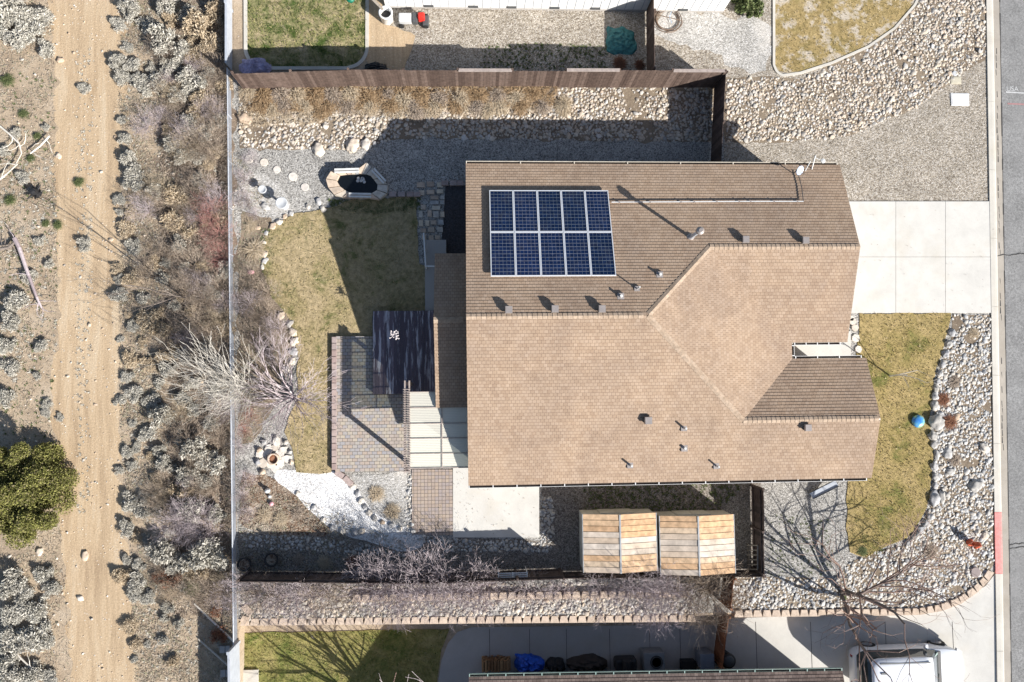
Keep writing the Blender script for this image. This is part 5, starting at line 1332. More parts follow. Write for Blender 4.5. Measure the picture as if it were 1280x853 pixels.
def hydrant():
    x, y, _ = P(1221, 681, .5); t = thing('fire_hydrant', (x, y, 0), 'orange red fire hydrant among the cobbles beside the red curb', 'fire hydrant')
    MB().lathe((x, y, 0), [(.17, 0), (.17, .05), (.11, .07), (.11, .5), (.15, .52), (.15, .57), (.12, .62), (.06, .70), (.03, .74), (.03, .79)], 18).build('barrel', 'hydrant', t, True)
    for d in ((1, 0), (-1, 0), (0, -1)):
        MB().cyl((x, y, .40), (x+d[0]*.2, y+d[1]*.2, .40), .06 if d[1] == 0 else .08, n=12).build('nozzle_cap', 'hydrant', t)
hydrant()
def globe():
    x, y, _ = P(1151, 527, .3); t = thing('garden_globe', (x, y, 0), 'round blue and green ornament on the front lawn beside a big boulder', 'garden ornament')
    V0, F0 = I2; 
    from math import pi
    mb = MB(); n = 20; prof = [(.28, 0), (.305, .05), (.30, .10), (.27, .15), (.2, .19), (.1, .212), (.02, .218)]; mb.lathe((x, y, .035), prof, 28); mb.build('dome', 'globe', t, True)
    MB().lathe((x, y, .03), [(.15, 0), (.14, .03)], 16).build('stand', 'dkgrey', t)
globe()
def trough():
    a, b = Vector(P(1014, 620, .08)), Vector(P(1046, 604, .35)); t = thing('downspout_ramp', tuple(P(1030, 612)), 'grey metal ramp slanting from under the lower eave onto gravel', 'ramp')
    m = MB(); m.beam(a, b, .30, .02); m.build('tray', 'galv', t)
    d = (b-a).normalized(); s_ = Vector((-d.y, d.x, 0)).normalized()
    e = MB(); 
    for k in (-1, 1): e.beam(a+s_*.16*k+Vector((0, 0, .03)), b+s_*.16*k+Vector((0, 0, .03)), .02, .08)
    e.build('edge', 'dkgrey', t)
    sp = MB(); sp.cyl((b.x, b.y, 0), (b.x, b.y, b.z-.01), .03, n=6); sp.build('support', 'dkgrey', t)
trough()

# ================================================================== NEIGHBOUR YARD OBJECTS
def bin_():
    x, y, _ = P(482, 16, .7); t = thing('barrel', (x, y, 0), 'white rimmed round barrel beside the top neighbour house', 'barrel')
    MB().lathe((x, y, 0), [(.24, 0), (.28, .1), (.30, .66), (.33, .68), (.33, .74), (.25, .74), (.24, .3)], 22).build('drum', 'white', t, True)
    MB().cyl((x, y, .3), (x, y, .45), .24, n=18).build('dark_contents', 'black', t)
    MB().beam((x-.1, y+.1, .76), (x-.75, y+.7, .9), .12, .04).build('plank', 'wood', t)
bin_()
def mower():
    x, y, _ = P(512, 24, .3); t = thing('garden_machine', (x, y, 0), 'grey and red wheeled garden machine on stones by the white house', 'mower')
    MB().box(x-.5, y-.2, .15, x+.1, y+.22, .48).build('cover', 'lightgrey', t, bevel=.05)
    MB().box(x+.12, y-.22, .15, x+.38, y+.24, .5).build('engine', 'dkgrey', t, bevel=.04)
    MB().box(x+.4, y-.12, .2, x+.72, y+.2, .6).build('tank', 'red', t, bevel=.06)
    MB().box(x+.6, y-.28, .1, x+.9, y+.18, .35).build('deck', 'dkgrey', t, bevel=.04)
    for dx in (-.4, .75):
        for dy in (-.27, .25): MB().cyl((x+dx, y+dy-.04, .13), (x+dx, y+dy+.04, .13), .13, n=14).build('wheel', 'tyre', t)
mower()
def heap(name, px, py, rx, ry, h, m, label, cat, level=0.0, seed=1, sharp=2.2):
    x, y, _ = P(px, py, level+h*.5); n = 30; V = []; F = []
    for j in range(n+1):
        for i in range(n+1):
            u, v = -1+2*i/n, -1+2*j/n; r = math.sqrt(u*u+v*v)*(1+.35*noise.noise((u*1.7+seed, v*1.7, seed)))
            z = max(0, 1-r**3)*h*(.55+.7*abs(noise.noise((u*sharp+seed*3, v*sharp, 2.0)))) + .04*noise.noise((u*7, v*7, seed))*(r < 1)
            q = (1 if r < 1 else 1/r)
            V.append((x+u*rx*q, y+v*ry*q, level+.012+max(0, z)))
    for j in range(n):
        for i in range(n): k = j*(n+1)+i; F.append((k, k+1, k+n+2, k+n+1))
    return tag(np_mesh(name, V, F, m, smooth=True), label, cat)
heap('crumpled_tarp', 318, 82, .75, .42, .35, 'lilac', 'crumpled lilac tarp in the corner above the board fence', 'tarp', seed=3, sharp=4)
heap('netting_heap', 777, 50, .75, .75, .22, 'teal', 'teal netting heaped in the fenced corner by the white house', 'netting', seed=5, sharp=5)
heap('black_tarp', 470, 84, .55, .3, .3, 'black', 'low black cover lying against the top board fence', 'cover', seed=8)
heap('blue_tarp', 661, 833, .75, .45, .8, 'blue', 'bright blue tarp bundle against the lower house wall', 'tarp', SL_, 11, 3)
heap('dark_tarp', 735, 833, .95, .42, .9, plain('brown_black_cover', (.05, .04, .035), .8, var=.4), 'dark covered heap right of the blue tarp', 'covered heap', SL_, 13, 3)
heap('black_bags', 696, 834, .5, .35, .7, 'black', 'black bags between the blue tarp and the dark covered heap', 'bags', SL_, 17, 3)
def wood_pile():
    t = thing('firewood_stack', P(618, 838, SL_), 'brown firewood stack left of the blue tarp', 'firewood'); mb = MB()
    x0 = P(602, 832, SL_+.6)[0]; x1 = P(640, 832, SL_+.6)[0]; y = P(620, 832, SL_+.6)[1]
    for r in range(5):
        n = int((x1-x0)/.14)
        for i in range(n):
            x = x0+.07+i*.14+(.07 if r % 2 else 0); mb.cyl((x, y-.25+random.uniform(-.04, .04), SL_+.1+r*.13), (x, y+.22+random.uniform(-.05, .05), SL_+.1+r*.13), random.uniform(.055, .075), n=7)
    mb.build('logs', 'firewood', t)
wood_pile()
def grill():
    x, y, _ = P(783, 832, SL_+.9); t = thing('covered_grill', (x, y, SL_), 'black covered grill between the dark heap and the air conditioner', 'grill')
    MB().box(x-.5, y-.3, SL_+.3, x+.5, y+.28, SL_+.95).build('cover', 'black', t, bevel=.12)
    MB().cyl((x, y-.28, SL_+1.0), (x, y+.26, SL_+1.0), .2, n=14).build('hood', 'black', t)
    for dx in (-.4, .4): MB().cyl((x+dx, y-.05, SL_+.02), (x+dx, y-.05, SL_+.35), .04, n=8).build('leg', 'dkgrey', t)
grill()
def ac():
    x, y, _ = P(818, 828, SL_+.75); t = thing('air_conditioner', (x, y, SL_), 'grey outdoor air conditioner with round black fan on shaded concrete', 'air conditioner')
    MB().box(x-.48, y-.42, SL_+.02, x+.48, y+.42, SL_+.75).build('cabinet', plain('ac_grey', (.22, .23, .24), .5), t, bevel=.03)
    MB().lathe((x+.1, y, SL_+.752), [(.29, 0), (.29, .02), (.26, .02)], 24).build('fan_opening', 'black', t)
    g = MB()
    for k in range(5): g.lathe((x+.1, y, SL_+.775), [(.05+.05*k, 0), (.062+.05*k, .004)], 20)
    g.build('grille', 'dkgrey', t)
ac()
def crate(px, py, w, d, h, m, label, name, cat):
    x, y, _ = P(px, py, SL_+h); t = thing(name, (x, y, SL_), label, cat)
    MB().box(x-w/2, y-d/2, SL_+.02, x+w/2, y+d/2, SL_+h).build('body', m, t, bevel=.02)
    MB().box(x-w/2-.02, y-d/2-.02, SL_+h+.001, x+w/2+.02, y+d/2+.02, SL_+h+.04).build('lid', m, t, bevel=.01)
crate(861, 833, .65, .45, .4, 'black', 'low black box between the air conditioner and grey cabinet', 'storage_box', 'box')
crate(884, 828, .6, .7, .95, plain('bluegrey_box', (.17, .19, .23), .5), 'tall blue grey cabinet left of the redwood fence end', 'cabinet', 'cabinet')
def wheelie():
    x, y, _ = P(911, 827, SL_+.9); t = thing('round_bin', (x, y, SL_), 'black round bin at the end of the redwood fence', 'bin')
    MB().lathe((x, y, SL_), [(.26, 0), (.33, .8), (.35, .82), (.35, .86), (.28, .92)], 22).build('body', 'black', t, True)
    MB().lathe((x, y, SL_+.9), [(.28, .01), (.22, .05), (.03, .06)], 22).build('lid', 'dkgrey', t, True)
wheelie()
def hose():
    c_ = P(835, 25, .05); pts = []
    for k in range(150):
        a = k*.21; r = .50+.08*math.sin(k*.13)+.0012*k; pts.append((c_[0]+r*math.cos(a), c_[1]+r*math.sin(a)*.95, .03+.0006*k))
    pts += [(c_[0]-.7, c_[1]+.25, .1), (c_[0]-.9, c_[1]-.15, .1)]
    tag(MB().tube(pts, .016, 5).build('coiled_hose', 'hose'), 'coil of brown hose on gravel below the white house', 'hose')
    c2 = P(838, 24, .08); q = [(c2[0]+.05*math.sin(k), c2[1]+.5-k*.09, .1) for k in range(9)]
    tag(MB().tube(q, .012, 5).build('rope', plain('blue_cord', (.3, .45, .65), .5)), 'short pale blue cord lying inside the coiled hose', 'cord')
hose()
def pallet():
    t = thing('wooden_pallet', P(943, 697), 'grey slatted wooden rack leaning inside the dark fence corner', 'rack'); z0, z1 = .05, .9
    a, b = Vector(P(934, 682, .1)), Vector(P(934, 712, .1)); c_, d = Vector(P(947, 682, .95)), Vector(P(947, 712, .95))
    mb = MB()
    for k in range(6):
        f = k/5; p, q = a.lerp(b, f), c_.lerp(d, f); mb.beam(p, q, .05, .02)
    mb.build('slat', 'wood', t)
    r = MB(); r.beam(a+Vector((.06, 0, .1)), b+Vector((.06, 0, .1)), .05, .03); r.beam(c_, d, .05, .03); r.build('rail', 'wood', t)
pallet()
def sash():
    t = thing('slatted_panel', P(641, 720), 'white slatted panel lying against the fence under the concrete pad', 'panel'); z = 1.2
    a = P(623, 716, z); b = P(659, 724, z); mb = MB()
    n = 4
    for k in range(n):
        y = a[1]+(b[1]-a[1])*(k+.5)/n; mb.box(a[0], y-.022, z-.015+.03*k, b[0], y+.022, z+.03*k)
    mb.build('slat', 'white', t)
    f = MB(); 
    for xx in (a[0], (a[0]+b[0])/2, b[0]): f.beam((xx, a[1], z-.03), (xx, b[1], z+.09), .04, .03)
    f.build('frame', 'white', t)
    l = MB(); 
    for xx in (a[0], b[0]): l.cyl((xx, a[1]-.05, .0), (xx, a[1]-.05, z-.02), .02, n=6)
    l.build('leg', 'white', t)
sash()
def statue():
    t = thing('garden_ornament', P(335, 622), 'small grey figure ornament with pink ball in the mulch bed', 'ornament'); x, y, _ = P(334, 618, .15)
    MB().lathe((x, y+.15, 0), [(.1, 0), (.12, .1), (.07, .2), (.09, .28), (.04, .34)], 12).build('figure', 'lightgrey', t, True)
    MB().lathe((x+.08, y-.12, 0), [(.09, 0), (.06, .12), (.03, .15)], 10).build('foot', 'lightgrey', t, True)
    q = P(339, 630, .1); MB().lathe((q[0], q[1], 0), [(.05, 0), (.1, .06), (.1, .1), (.05, .16)], 14).build('ball', 'pink', t, True)
statue()
p = P(313, 340, .15); tag(MB().lathe((p[0], p[1], 0), [(.12, 0), (.16, .08), (.14, .15), (.06, .2)], 14, .7).build('pink_stone', 'pink', None, True), 'smooth pale pink stone below the straw mound by the left fence', 'stone')
for i, (x, y) in enumerate(((339,700),(305,706))):
    q = P(x, y, .4); t = thing('plant_pot', (q[0], q[1], 0), 'dark empty plant pot in deep fence shade, %s one' % ('right' if i == 0 else 'left'), 'plant pot', 'dark pots in the fence shade')
    MB().lathe((q[0], q[1], 0), [(.2, 0), (.29, .4), (.31, .4), (.31, .44), (.26, .44), (.24, .34)], 20).build('pot', 'black', t, True); MB().cyl((q[0], q[1], .3), (q[0], q[1], .36), .24, n=16).build('soil', 'mulch', t)
for i, (x, y) in enumerate(((281,812),(282,842))):
    q = P(x, y, .1); mb = MB(); mb.box(q[0]-.22, q[1]-.15, 0, q[0]+.0, q[1]+.15, .12); mb.box(q[0]+.02, q[1]-.15, 0, q[0]+.22, q[1]+.15, .11)
    tag(mb.build('paver_block', 'concrete_grey'), 'grey paver pair left of the pale fence, %s one' % ('upper', 'lower')[i], 'paver', 'pavers left of the pale fence')
for i, (a, b) in enumerate((((243,755),(292,802)),((248,799),(292,838)))):
    A, B = Vector(P(a[0], a[1], .08)), Vector(P(b[0], b[1], .2)); tag(MB().cyl(A, B, .035, .05, 7).build('shadow_line_pole', 'whitebark'), '%s pale pole added along a post shadow line by the lower left fence' % ('upper', 'lower')[i], 'pole', 'poles along post shadow lines')  # added poles tracing the diagonal shadow lines of the fence posts
q = P(313, 846, SL_+.1); mb = MB(); mb.box(q[0]-.35, q[1]-.3, SL_, q[0]+.35, q[1]+.3, SL_+.14); tag(mb.build('concrete_step', 'curb'), 'small concrete step at the lower left corner of the south lawn', 'step')
# green round-leaf tool top
q = P(438, -2, .4); tag(MB().lathe((q[0], q[1], 0), [(.05, 0), (.06, .3), (.2, .34), (.22, .44), (.05, .5)], 12).build('green_planter', plain('green_planter', (.01, .16, .10), .5), None, True), 'dark green planter cut by the top edge above the lawn', 'planter')

# ================================================================== THE VAN
def van():
    L, hw = 5.25, .99
    pr = P(1064, 850, .6); z0 = zlow(pr[0]+2.6); ang = math.radians(0.5)
    t = thing('white_van', (pr[0], pr[1], z0), 'white van parked on the lower driveway under bare branches', 'van')
    x0, yc = P(1070, 848, z0+1.0)[0], P(1120, 850, z0+1.9)[1]
    # stations: x, half width low, belt z, roof z, roof half width, bottom z
    def loft(secs, name, m, smooth=True):
        V = []; F = []; k = len(secs[0][1])
        for x, ring in secs:
            for (y, z) in ring: V.append((x0+x, yc+y, z0+z))
        for i in range(len(secs)-1):
            for j in range(k): a = i*k+j; b = i*k+(j+1) % k; F.append((a, b, b+k, a+k))
        F += [tuple(range(k))[::-1], tuple(range((len(secs)-1)*k, len(secs)*k))]
        mb = MB(); mb.add(V, F); return mb.build(name, m, t, smooth=smooth)
    def ring(w, zb, zt, cr=.07):
        pts = [(-w*.93, zb), (-w, zb+.18), (-w, (zb+zt)/2), (-w*.985, zt-cr), (-w+cr*.7, zt-.03), (-w*.5, zt), (0, zt+.012), (w*.5, zt), (w-cr*.7, zt-.03), (w*.985, zt-cr), (w, (zb+zt)/2), (w, zb+.18), (w*.93, zb)]
        return pts
    body = [(0.0, ring(hw*.62, .38, .80)), (.05, ring(hw*.80, .30, .96)), (.16, ring(hw*.91, .28, 1.02)), (.36, ring(hw*.98, .26, 1.05)), (.7, ring(hw, .25, 1.07)), (1.2, ring(hw, .24, 1.08)), (3.1, ring(hw, .24, 1.08)), (3.55, ring(hw*.99, .24, 1.10)), (3.9, ring(hw*.96, .26, 1.07)), (4.2, ring(hw*.90, .27, 1.02)), (4.45, ring(hw*.81, .30, .95)), (4.65, ring(hw*.68, .32, .87)), (4.80, ring(hw*.50, .36, .77)), (4.88, ring(hw*.30, .42, .66))]
    loft(body, 'body', 'car')
    def cab(x, w0, w1, zt): return [(-w0, .98), (-w1, zt-.08), (-w1+.10, zt), (w1-.10, zt), (w1, zt-.08), (w0, .98)]
    loft([(.05, cab(0, hw*.76, hw*.70, 1.38)), (.18, cab(0, hw*.89, hw*.82, 1.66)), (.34, cab(0, hw*.95, hw*.88, 1.80)), (.6, cab(0, hw*.985, hw*.91, 1.82)), (2.7, cab(0, hw*.985, hw*.91, 1.82)), (2.9, cab(0, hw*.98, hw*.88, 1.77)), (3.5, cab(0, hw*.93, hw*.82, 1.12))], 'side_glass', 'carglass', False)
    # roof skin
    def rf(w, z): return [(-w, z-.07), (-w*.97, z-.01), (-w*.6, z+.03), (0, z+.045), (w*.6, z+.03), (w*.97, z-.01), (w, z-.07), (w*.9, z-.06), (-w*.9, z-.06)]
    loft([(.28, rf(hw*.74, 1.80)), (.36, rf(hw*.85, 1.84)), (.55, rf(hw*.92, 1.87)), (1.4, rf(hw*.94, 1.89)), (2.5, rf(hw*.93, 1.87)), (2.86, rf(hw*.88, 1.82))], 'roof', 'car')
    ws = MB(); ws.add([(x0+2.86, yc-hw*.76, z0+1.80), (x0+2.86, yc+hw*.76, z0+1.80), (x0+3.48, yc+hw*.84, z0+1.125), (x0+3.48, yc-hw*.84, z0+1.125), (x0+2.86, yc-hw*.76, z0+1.77), (x0+2.86, yc+hw*.76, z0+1.77), (x0+3.48, yc+hw*.84, z0+1.095), (x0+3.48, yc-hw*.84, z0+1.095)], [(0, 3, 2, 1), (4, 5, 6, 7), (0, 1, 5, 4), (1, 2, 6, 5), (2, 3, 7, 6), (3, 0, 4, 7)]); ws.build('windshield', 'windshield', t)
    ck = MB(); ck.obox((x0+3.55, yc, z0+1.10), (.075, 0, -.01), (0, hw*.86, 0), (0, 0, .02)); ck.build('cowl', 'black', t)
    for x in (.85, 3.9):
        for s_ in (-1, 1):
            w = MB(); w.cyl((x0+x, yc+s_*(hw-.2), z0+.34), (x0+x, yc+s_*(hw+.01), z0+.34), .34, n=24); wo_ = w.build('wheel', 'tyre', t)
            MB().cyl((x0+x, yc+s_*(hw+.005), z0+.34), (x0+x, yc+s_*(hw+.02), z0+.34), .21, n=18).build('rim', 'rim', wo_)
    for s_ in (-1, 1):
        MB().box(x0+2.9, yc+s_*(hw+.02), z0+1.05, x0+3.05, yc+s_*(hw+.24), z0+1.22).build('mirror', 'car', t, bevel=.04)
        MB().beam((x0+.6, yc+s_*hw*.70, z0+1.90), (x0+2.7, yc+s_*hw*.70, z0+1.90), .05, .03).build('roof_rail', 'dkgrey', t)
        MB().obox((x0+4.62, yc+s_*hw*.66, z0+.74), (.11, -.08*s_, 0), (.03, .12*s_, 0), (0, 0, .07)).build('headlight', 'lightgrey', t)
        MB().obox((x0+.02, yc+s_*hw*.60, z0+.62), (.02, 0, 0), (0, .05, 0), (0, 0, .10)).build('tail_light', 'red', t)
    lg_ = MB()
    for s_ in (-.3, .3): lg_.beam((x0+3.34, yc+s_, z0+1.745), (x0+4.02, yc+s_*1.1, z0+1.235), .02, .02)
    MB().beam((x0+3.48, yc-.1, z0+1.16), (x0+3.3, yc-.7, z0+1.30), .02, .02).build('wiper', 'black', t)
    MB().box(x0+.6, yc+.25, z0+1.90, x0+.82, yc+.32, z0+1.95).build('antenna_fin', 'dkgrey', t)
    t.scale = (1.08, 1.0, 1.0)
van()

# ================================================================== PLANTS
def branch_tree(seed, H, spread, levels, n0, r0, lean=(0, 0), droop=0.0, split=3, trunkh=.25, ang=.55, wig=.18, seglen=.45, twig_r=.006):
    """returns (trunk MB, branches MB)"""
    rr = random.Random(seed); T = MB(); B = MB()
    def grow(p, d, L, r, lv, target):
        n = max(2, int(L/seglen)); q = p; rad = r
        for i in range(n):
            d = (d+Vector((rr.gauss(0, wig), rr.gauss(0, wig), rr.gauss(0, wig*.6)-droop*lv*.1))).normalized()
            q2 = q+d*(L/n); r2 = max(twig_r, rad*(.86 if lv else .9)); target.cyl(q, q2, rad, r2, 6 if rad > .04 else 4 if rad > .014 else 3, cap=False)
            q = q2; rad = r2
            if lv < levels and i >= (1 if lv else 0):
                for _ in range(split if rr.random() < .85 else 1):
                    if rr.random() < .62:
                        ax = Vector((rr.gauss(0, 1), rr.gauss(0, 1), rr.gauss(0, .5))); ax = (ax-d*ax.dot(d)).normalized()
                        nd = (d*math.cos(ang)+ax*math.sin(ang)).normalized(); grow(q, nd, L*rr.uniform(.42, .68), rad*.6, lv+1, B)
    for k in range(n0):
        a = 2*math.pi*k/n0+rr.uniform(-.3, .3); d = Vector((math.cos(a)*spread+lean[0], math.sin(a)*spread+lean[1], 1)).normalized()
        st = Vector((math.cos(a), math.sin(a), 0))*(r0*.6 if n0 > 1 else 0)
        grow(st, d, H*rr.uniform(.75, 1.0), r0*rr.uniform(.7, 1), 0, T)
    return T, B
def bare_tree(name, px, py, label, cat, m, tm=None, rz=0, level=0.0, group=None, **kw):
    p = P(px, py, level); t = thing(name, (p[0], p[1], level), label, cat, group)
    T, B = branch_tree(**kw)
    a = T.build('trunk', tm or m); b = B.build('crown', m)
    for o in (a, b): o.parent = t
    t.rotation_euler = (0, 0, rz); return t
bare_tree('bare_tree', 312, 484, 'pale bare tree fanning over the left wire fence', 'tree', 'whitebark', seed=3, H=2.75, spread=.34, levels=3, n0=26, r0=.028, ang=.36, wig=.07, split=2, seglen=.36, lean=(-.16, .02), twig_r=.0045)
bare_tree('bare_tree', 367, 497, 'mauve bare tree on the back lawn edge by the patio', 'tree', 'mauve', 'mauve', seed=8, H=2.3, spread=.8, levels=3, n0=14, r0=.045, ang=.45, wig=.09, split=2, seglen=.25, twig_r=.005)
bare_tree('bare_tree', 1052, 742, 'large reddish bare tree leaning over the white van', 'tree', 'bark_red', 'bark', seed=29, H=4.4, spread=.36, levels=4, n0=3, r0=.095, ang=.68, wig=.19, split=3, seglen=.55, lean=(.08, -.12), twig_r=.0045)
bare_tree('bare_tree', 232, 372, 'tall thin bare tree in the brush casting a shadow over the track', 'tree', 'bark', 'bark', seed=31, H=5.2, spread=.12, levels=2, n0=2, r0=.045, ang=.35, wig=.05, split=1, seglen=.6, twig_r=.007)
bare_tree('bare_tree', 492, 893, 'bare tree at the bottom edge whose shadow crosses the south lawn', 'tree', 'bark_red', 'bark', seed=41, H=4.4, spread=.28, levels=3, n0=3, r0=.12, level=SL_, ang=.55, wig=.1, split=2, seglen=.55)
bare_tree('bare_tree', 525, 868, 'pinkish bare branches poking up at the bottom edge of the south lawn', 'tree', 'mauve', 'bark', seed=43, H=2.8, spread=.4, levels=2, n0=5, r0=.04, level=SL_, ang=.5, wig=.1, split=2, seglen=.4)
# sapling on the front lawn
bare_tree('sapling', 1112, 470, 'thin grey sapling with few branches on the front lawn', 'sapling', 'whitebark', 'lightgrey', seed=52, H=2.6, spread=0, levels=2, n0=1, r0=.045, ang=.6, wig=.07, split=2, seglen=.4, twig_r=.006)
# shrubs by the shed fence
row = [(318,738,1.3,'mauve'),(352,742,1.2,'mauve'),(392,742,1.5,'mauve'),(430,736,1.2,'brown'),(478,722,1.7,'mauve'),(512,722,1.9,'mauve'),(552,724,1.8,'mauve'),(592,728,1.7,'mauve'),(660,738,1.4,'mauve'),(700,738,1.2,'mauve'),(752,736,1.5,'mauve'),(790,734,1.9,'mauve'),(826,736,1.9,'mauve'),(862,736,1.7,'brown'),(886,738,1.9,'brown')]
protos = []
for k in range(4):
    T, B = branch_tree(seed=100+k, H=1.0, spread=.95, levels=3, n0=17, r0=.011, ang=.5, wig=.16, split=3, seglen=.15, twig_r=.0028)
    protos.append((T, B))
def me_of(mb, name, m):
    me = bpy.data.meshes.new(name); me.from_pydata(mb.v, [], mb.f); me.update(); me.materials.append(M[m] if isinstance(m, str) else m); return me
TW = {}
def twig_mesh(k, m):
    if (k, m) not in TW:
        TW[(k, m)] = (me_of(protos[k][0], 'stems', m), me_of(protos[k][1], 'twigs', m))
    return TW[(k, m)]
def twig_shrub(px, py, h, m, label, cat='shrub', group=None, level=0.0, at_h=0.0, name='bare_shrub'):
    p = P(px, py, level+at_h); t = thing(name, (p[0], p[1], level), label, cat, group); a, b = twig_mesh(random.randrange(4), m)
    for me, nm in ((a, 'stems'), (b, 'twigs')):
        o = bpy.data.objects.new(nm, me); COL.objects.link(o); o.parent = t
    t.rotation_euler = (0, 0, random.uniform(0, 6.28)); s_ = h; t.scale = (s_*.72*random.uniform(.85, 1.15), s_*.72*random.uniform(.85, 1.15), s_*.85); return t
for i, (x, y, h, m) in enumerate(sorted(row+[(462,724,1.5,'mauve'),(495,728,1.8,'mauve'),(530,724,1.9,'mauve'),(570,726,1.8,'mauve'),(610,732,1.5,'mauve'),(335,740,1.2,'brown'),(372,744,1.3,'mauve'),(410,742,1.3,'brown'),(808,738,1.6,'mauve'),(878,740,1.7,'brown')])):
    twig_shrub(x, y, h, m, '%s bare shrub from the left in the row along the shed fence' % ORD[i], group='bare shrubs along the shed fence')

# leafy clump prototypes
def mound(seed, n, kind):
    r_ = np.random.default_rng(seed); 
    if kind == 'leaf':      # lobed dome of small leaf sprays, radius 1
        L = 16; lc = np.stack([r_.uniform(-.6, .6, L), r_.uniform(-.6, .6, L), r_.uniform(.1, .55, L)], 1); lr = r_.uniform(.2, .42, L)
        idx = r_.integers(0, L, n); d = r_.normal(size=(n, 3)); d /= np.linalg.norm(d, axis=1)[:, None]; d[:, 2] = np.abs(d[:, 2])*.9
        C = lc[idx]+d*(lr[idx]*r_.uniform(.35, 1.2, n))[:, None]
        V, F = quads_np(C, r_.uniform(.03, .075, n), 2.6, d, .7)
        st = 60; a = r_.uniform(0, 6.28, st); e = lc[r_.integers(0, L, st)]+r_.normal(0, .15, (st, 3))
        C0 = np.zeros((st, 3)); w = .012; px_ = np.stack([np.cos(a)*w, np.sin(a)*w, 0*a], 1)
        V2 = np.stack([C0-px_, C0+px_, e+px_*.4, e-px_*.4], 1).reshape(-1, 3); F2 = np.arange(4*st).reshape(st, 4)+len(V)
        V = np.concatenate([V, V2]); F = np.concatenate([F, F2]); V[:, 2] = np.maximum(V[:, 2], 0.0)
        return V, F
    if kind == 'tuft':      # arching blades from the middle
        a = r_.uniform(0, 6.28, n); tl = r_.uniform(.15, 1.0, n)**.8; R = np.stack([np.cos(a)*tl, np.sin(a)*tl], 1)
        b0 = r_.normal(0, .12, (n, 2)); h = (1-tl*.55)*r_.uniform(.5, .95, n); w = .016
        px_ = np.stack([-np.sin(a)*w, np.cos(a)*w], 1)
        V = np.zeros((n, 6, 3)); V[:, 0, :2] = b0-px_; V[:, 1, :2] = b0+px_; V[:, 2, :2] = b0+R*.5-px_; V[:, 3, :2] = b0+R*.5+px_; V[:, 2:4, 2] = (h*.85)[:, None]
        V[:, 4, :2] = b0+R-px_*.3; V[:, 5, :2] = b0+R+px_*.3; V[:, 4:, 2] = (h*.55)[:, None]
        k = (np.arange(n)*6)[:, None]; F = np.concatenate([k+np.array([0, 1, 3, 2]), k+np.array([2, 3, 5, 4])])
        return V.reshape(-1, 3), F
MM = {}
def mound_mesh(kind, k, m, n):
    key = (kind, k, m, n)
    if key not in MM:
        V, F = mound(500+k, n, kind); o = np_mesh('clump', V, F, m); MM[key] = o.data; bpy.data.objects.remove(o)
    return MM[key]
KIND = {'S': ('sagebrush', 'leaf', 'sage', 3000, 'silver grey sagebrush', .5, 'sagebrush mounds in the scrub'),
        'T': ('straw_shrub', 'leaf', 'straw', 2600, 'straw coloured dry shrub', .45, 'straw coloured shrubs in the scrub'),
        'G': ('green_tuft', 'tuft', 'green', 420, 'green tuft', .6, 'green tufts in the scrub'),
        'D': ('dry_grass_clump', 'tuft', 'straw', 520, 'dry tan grass clump', .8, 'dry grass clumps'),
        'R': ('rust_shrub', 'leaf', 'rust', 900, 'rust brown leafy shrub', .45, 'rust brown shrubs')}
plants = []      # (px, py, r px, kind)
plants += [(20,10,22,'S'),(46,24,18,'S'),(30,46,16,'S'),(4,36,16,'S'),(55,60,12,'S'),(8,100,8,'G'),(28,142,6,'G'),(46,170,5,'G'),(20,166,6,'S'),(6,190,7,'S'),(38,198,5,'G'),(58,160,5,'S')]
plants += [(165,14,14,'S'),(182,32,12,'S'),(210,8,13,'S'),(203,52,16,'S'),(226,66,12,'S'),(250,34,19,'T'),(267,54,14,'T'),(272,18,15,'T'),(236,18,11,'S'),(174,102,11,'S'),(192,108,16,'S'),(215,86,12,'S'),(241,104,16,'S'),(224,122,11,'S'),(252,126,12,'T'),(236,158,12,'S'),(215,182,12,'S'),(228,196,10,'S'),(165,202,13,'S'),(170,226,13,'S'),(222,244,14,'T'),(217,276,14,'T'),(236,286,12,'T'),(198,240,10,'S'),(248,226,10,'S')]
plants += [(184,402,14,'T'),(165,408,8,'S'),(202,412,11,'T'),(165,450,10,'T'),(160,472,8,'S'),(186,455,10,'T'),(170,492,10,'S'),(191,500,10,'S'),(205,520,14,'S'),(184,542,10,'S'),(165,530,5,'S'),(245,560,16,'S'),(266,576,15,'S'),(210,580,12,'S'),(236,592,12,'S'),(160,566,7,'S'),(165,583,6,'S'),(225,616,15,'T'),(160,626,12,'S'),(241,636,16,'S'),(265,690,22,'S'),(204,690,16,'S'),(225,702,14,'S'),(245,716,13,'T'),(240,734,9,'G'),(215,726,12,'R'),(199,722,8,'R'),(175,706,8,'S'),(160,700,6,'S'),(186,746,8,'S'),(170,726,10,'S'),(160,660,9,'S'),(276,792,10,'R'),(270,764,8,'R')]
plants += [(15,726,16,'S'),(31,742,12,'S'),(46,762,14,'S'),(19,768,14,'S'),(56,716,11,'S'),(66,736,10,'S'),(46,792,18,'S'),(19,802,14,'S'),(61,802,8,'S'),(9,838,16,'S'),(40,842,14,'S'),(62,846,10,'S')]
plants += [(48,470,5,'S'),(58,505,6,'S'),(57,516,6,'S'),(10,460,12,'S'),(8,498,12,'S'),(52,432,8,'S'),(76,522,5,'S'),(16,402,12,'S'),(9,432,10,'S'),(20,378,13,'S'),(36,345,9,'S'),(72,281,6,'G'),(57,279,5,'G'),(107,110,7,'S'),(105,306,8,'S'),(98,228,6,'G'),(50,300,7,'S'),(12,250,7,'G'),(30,222,8,'S'),(62,330,6,'S')]
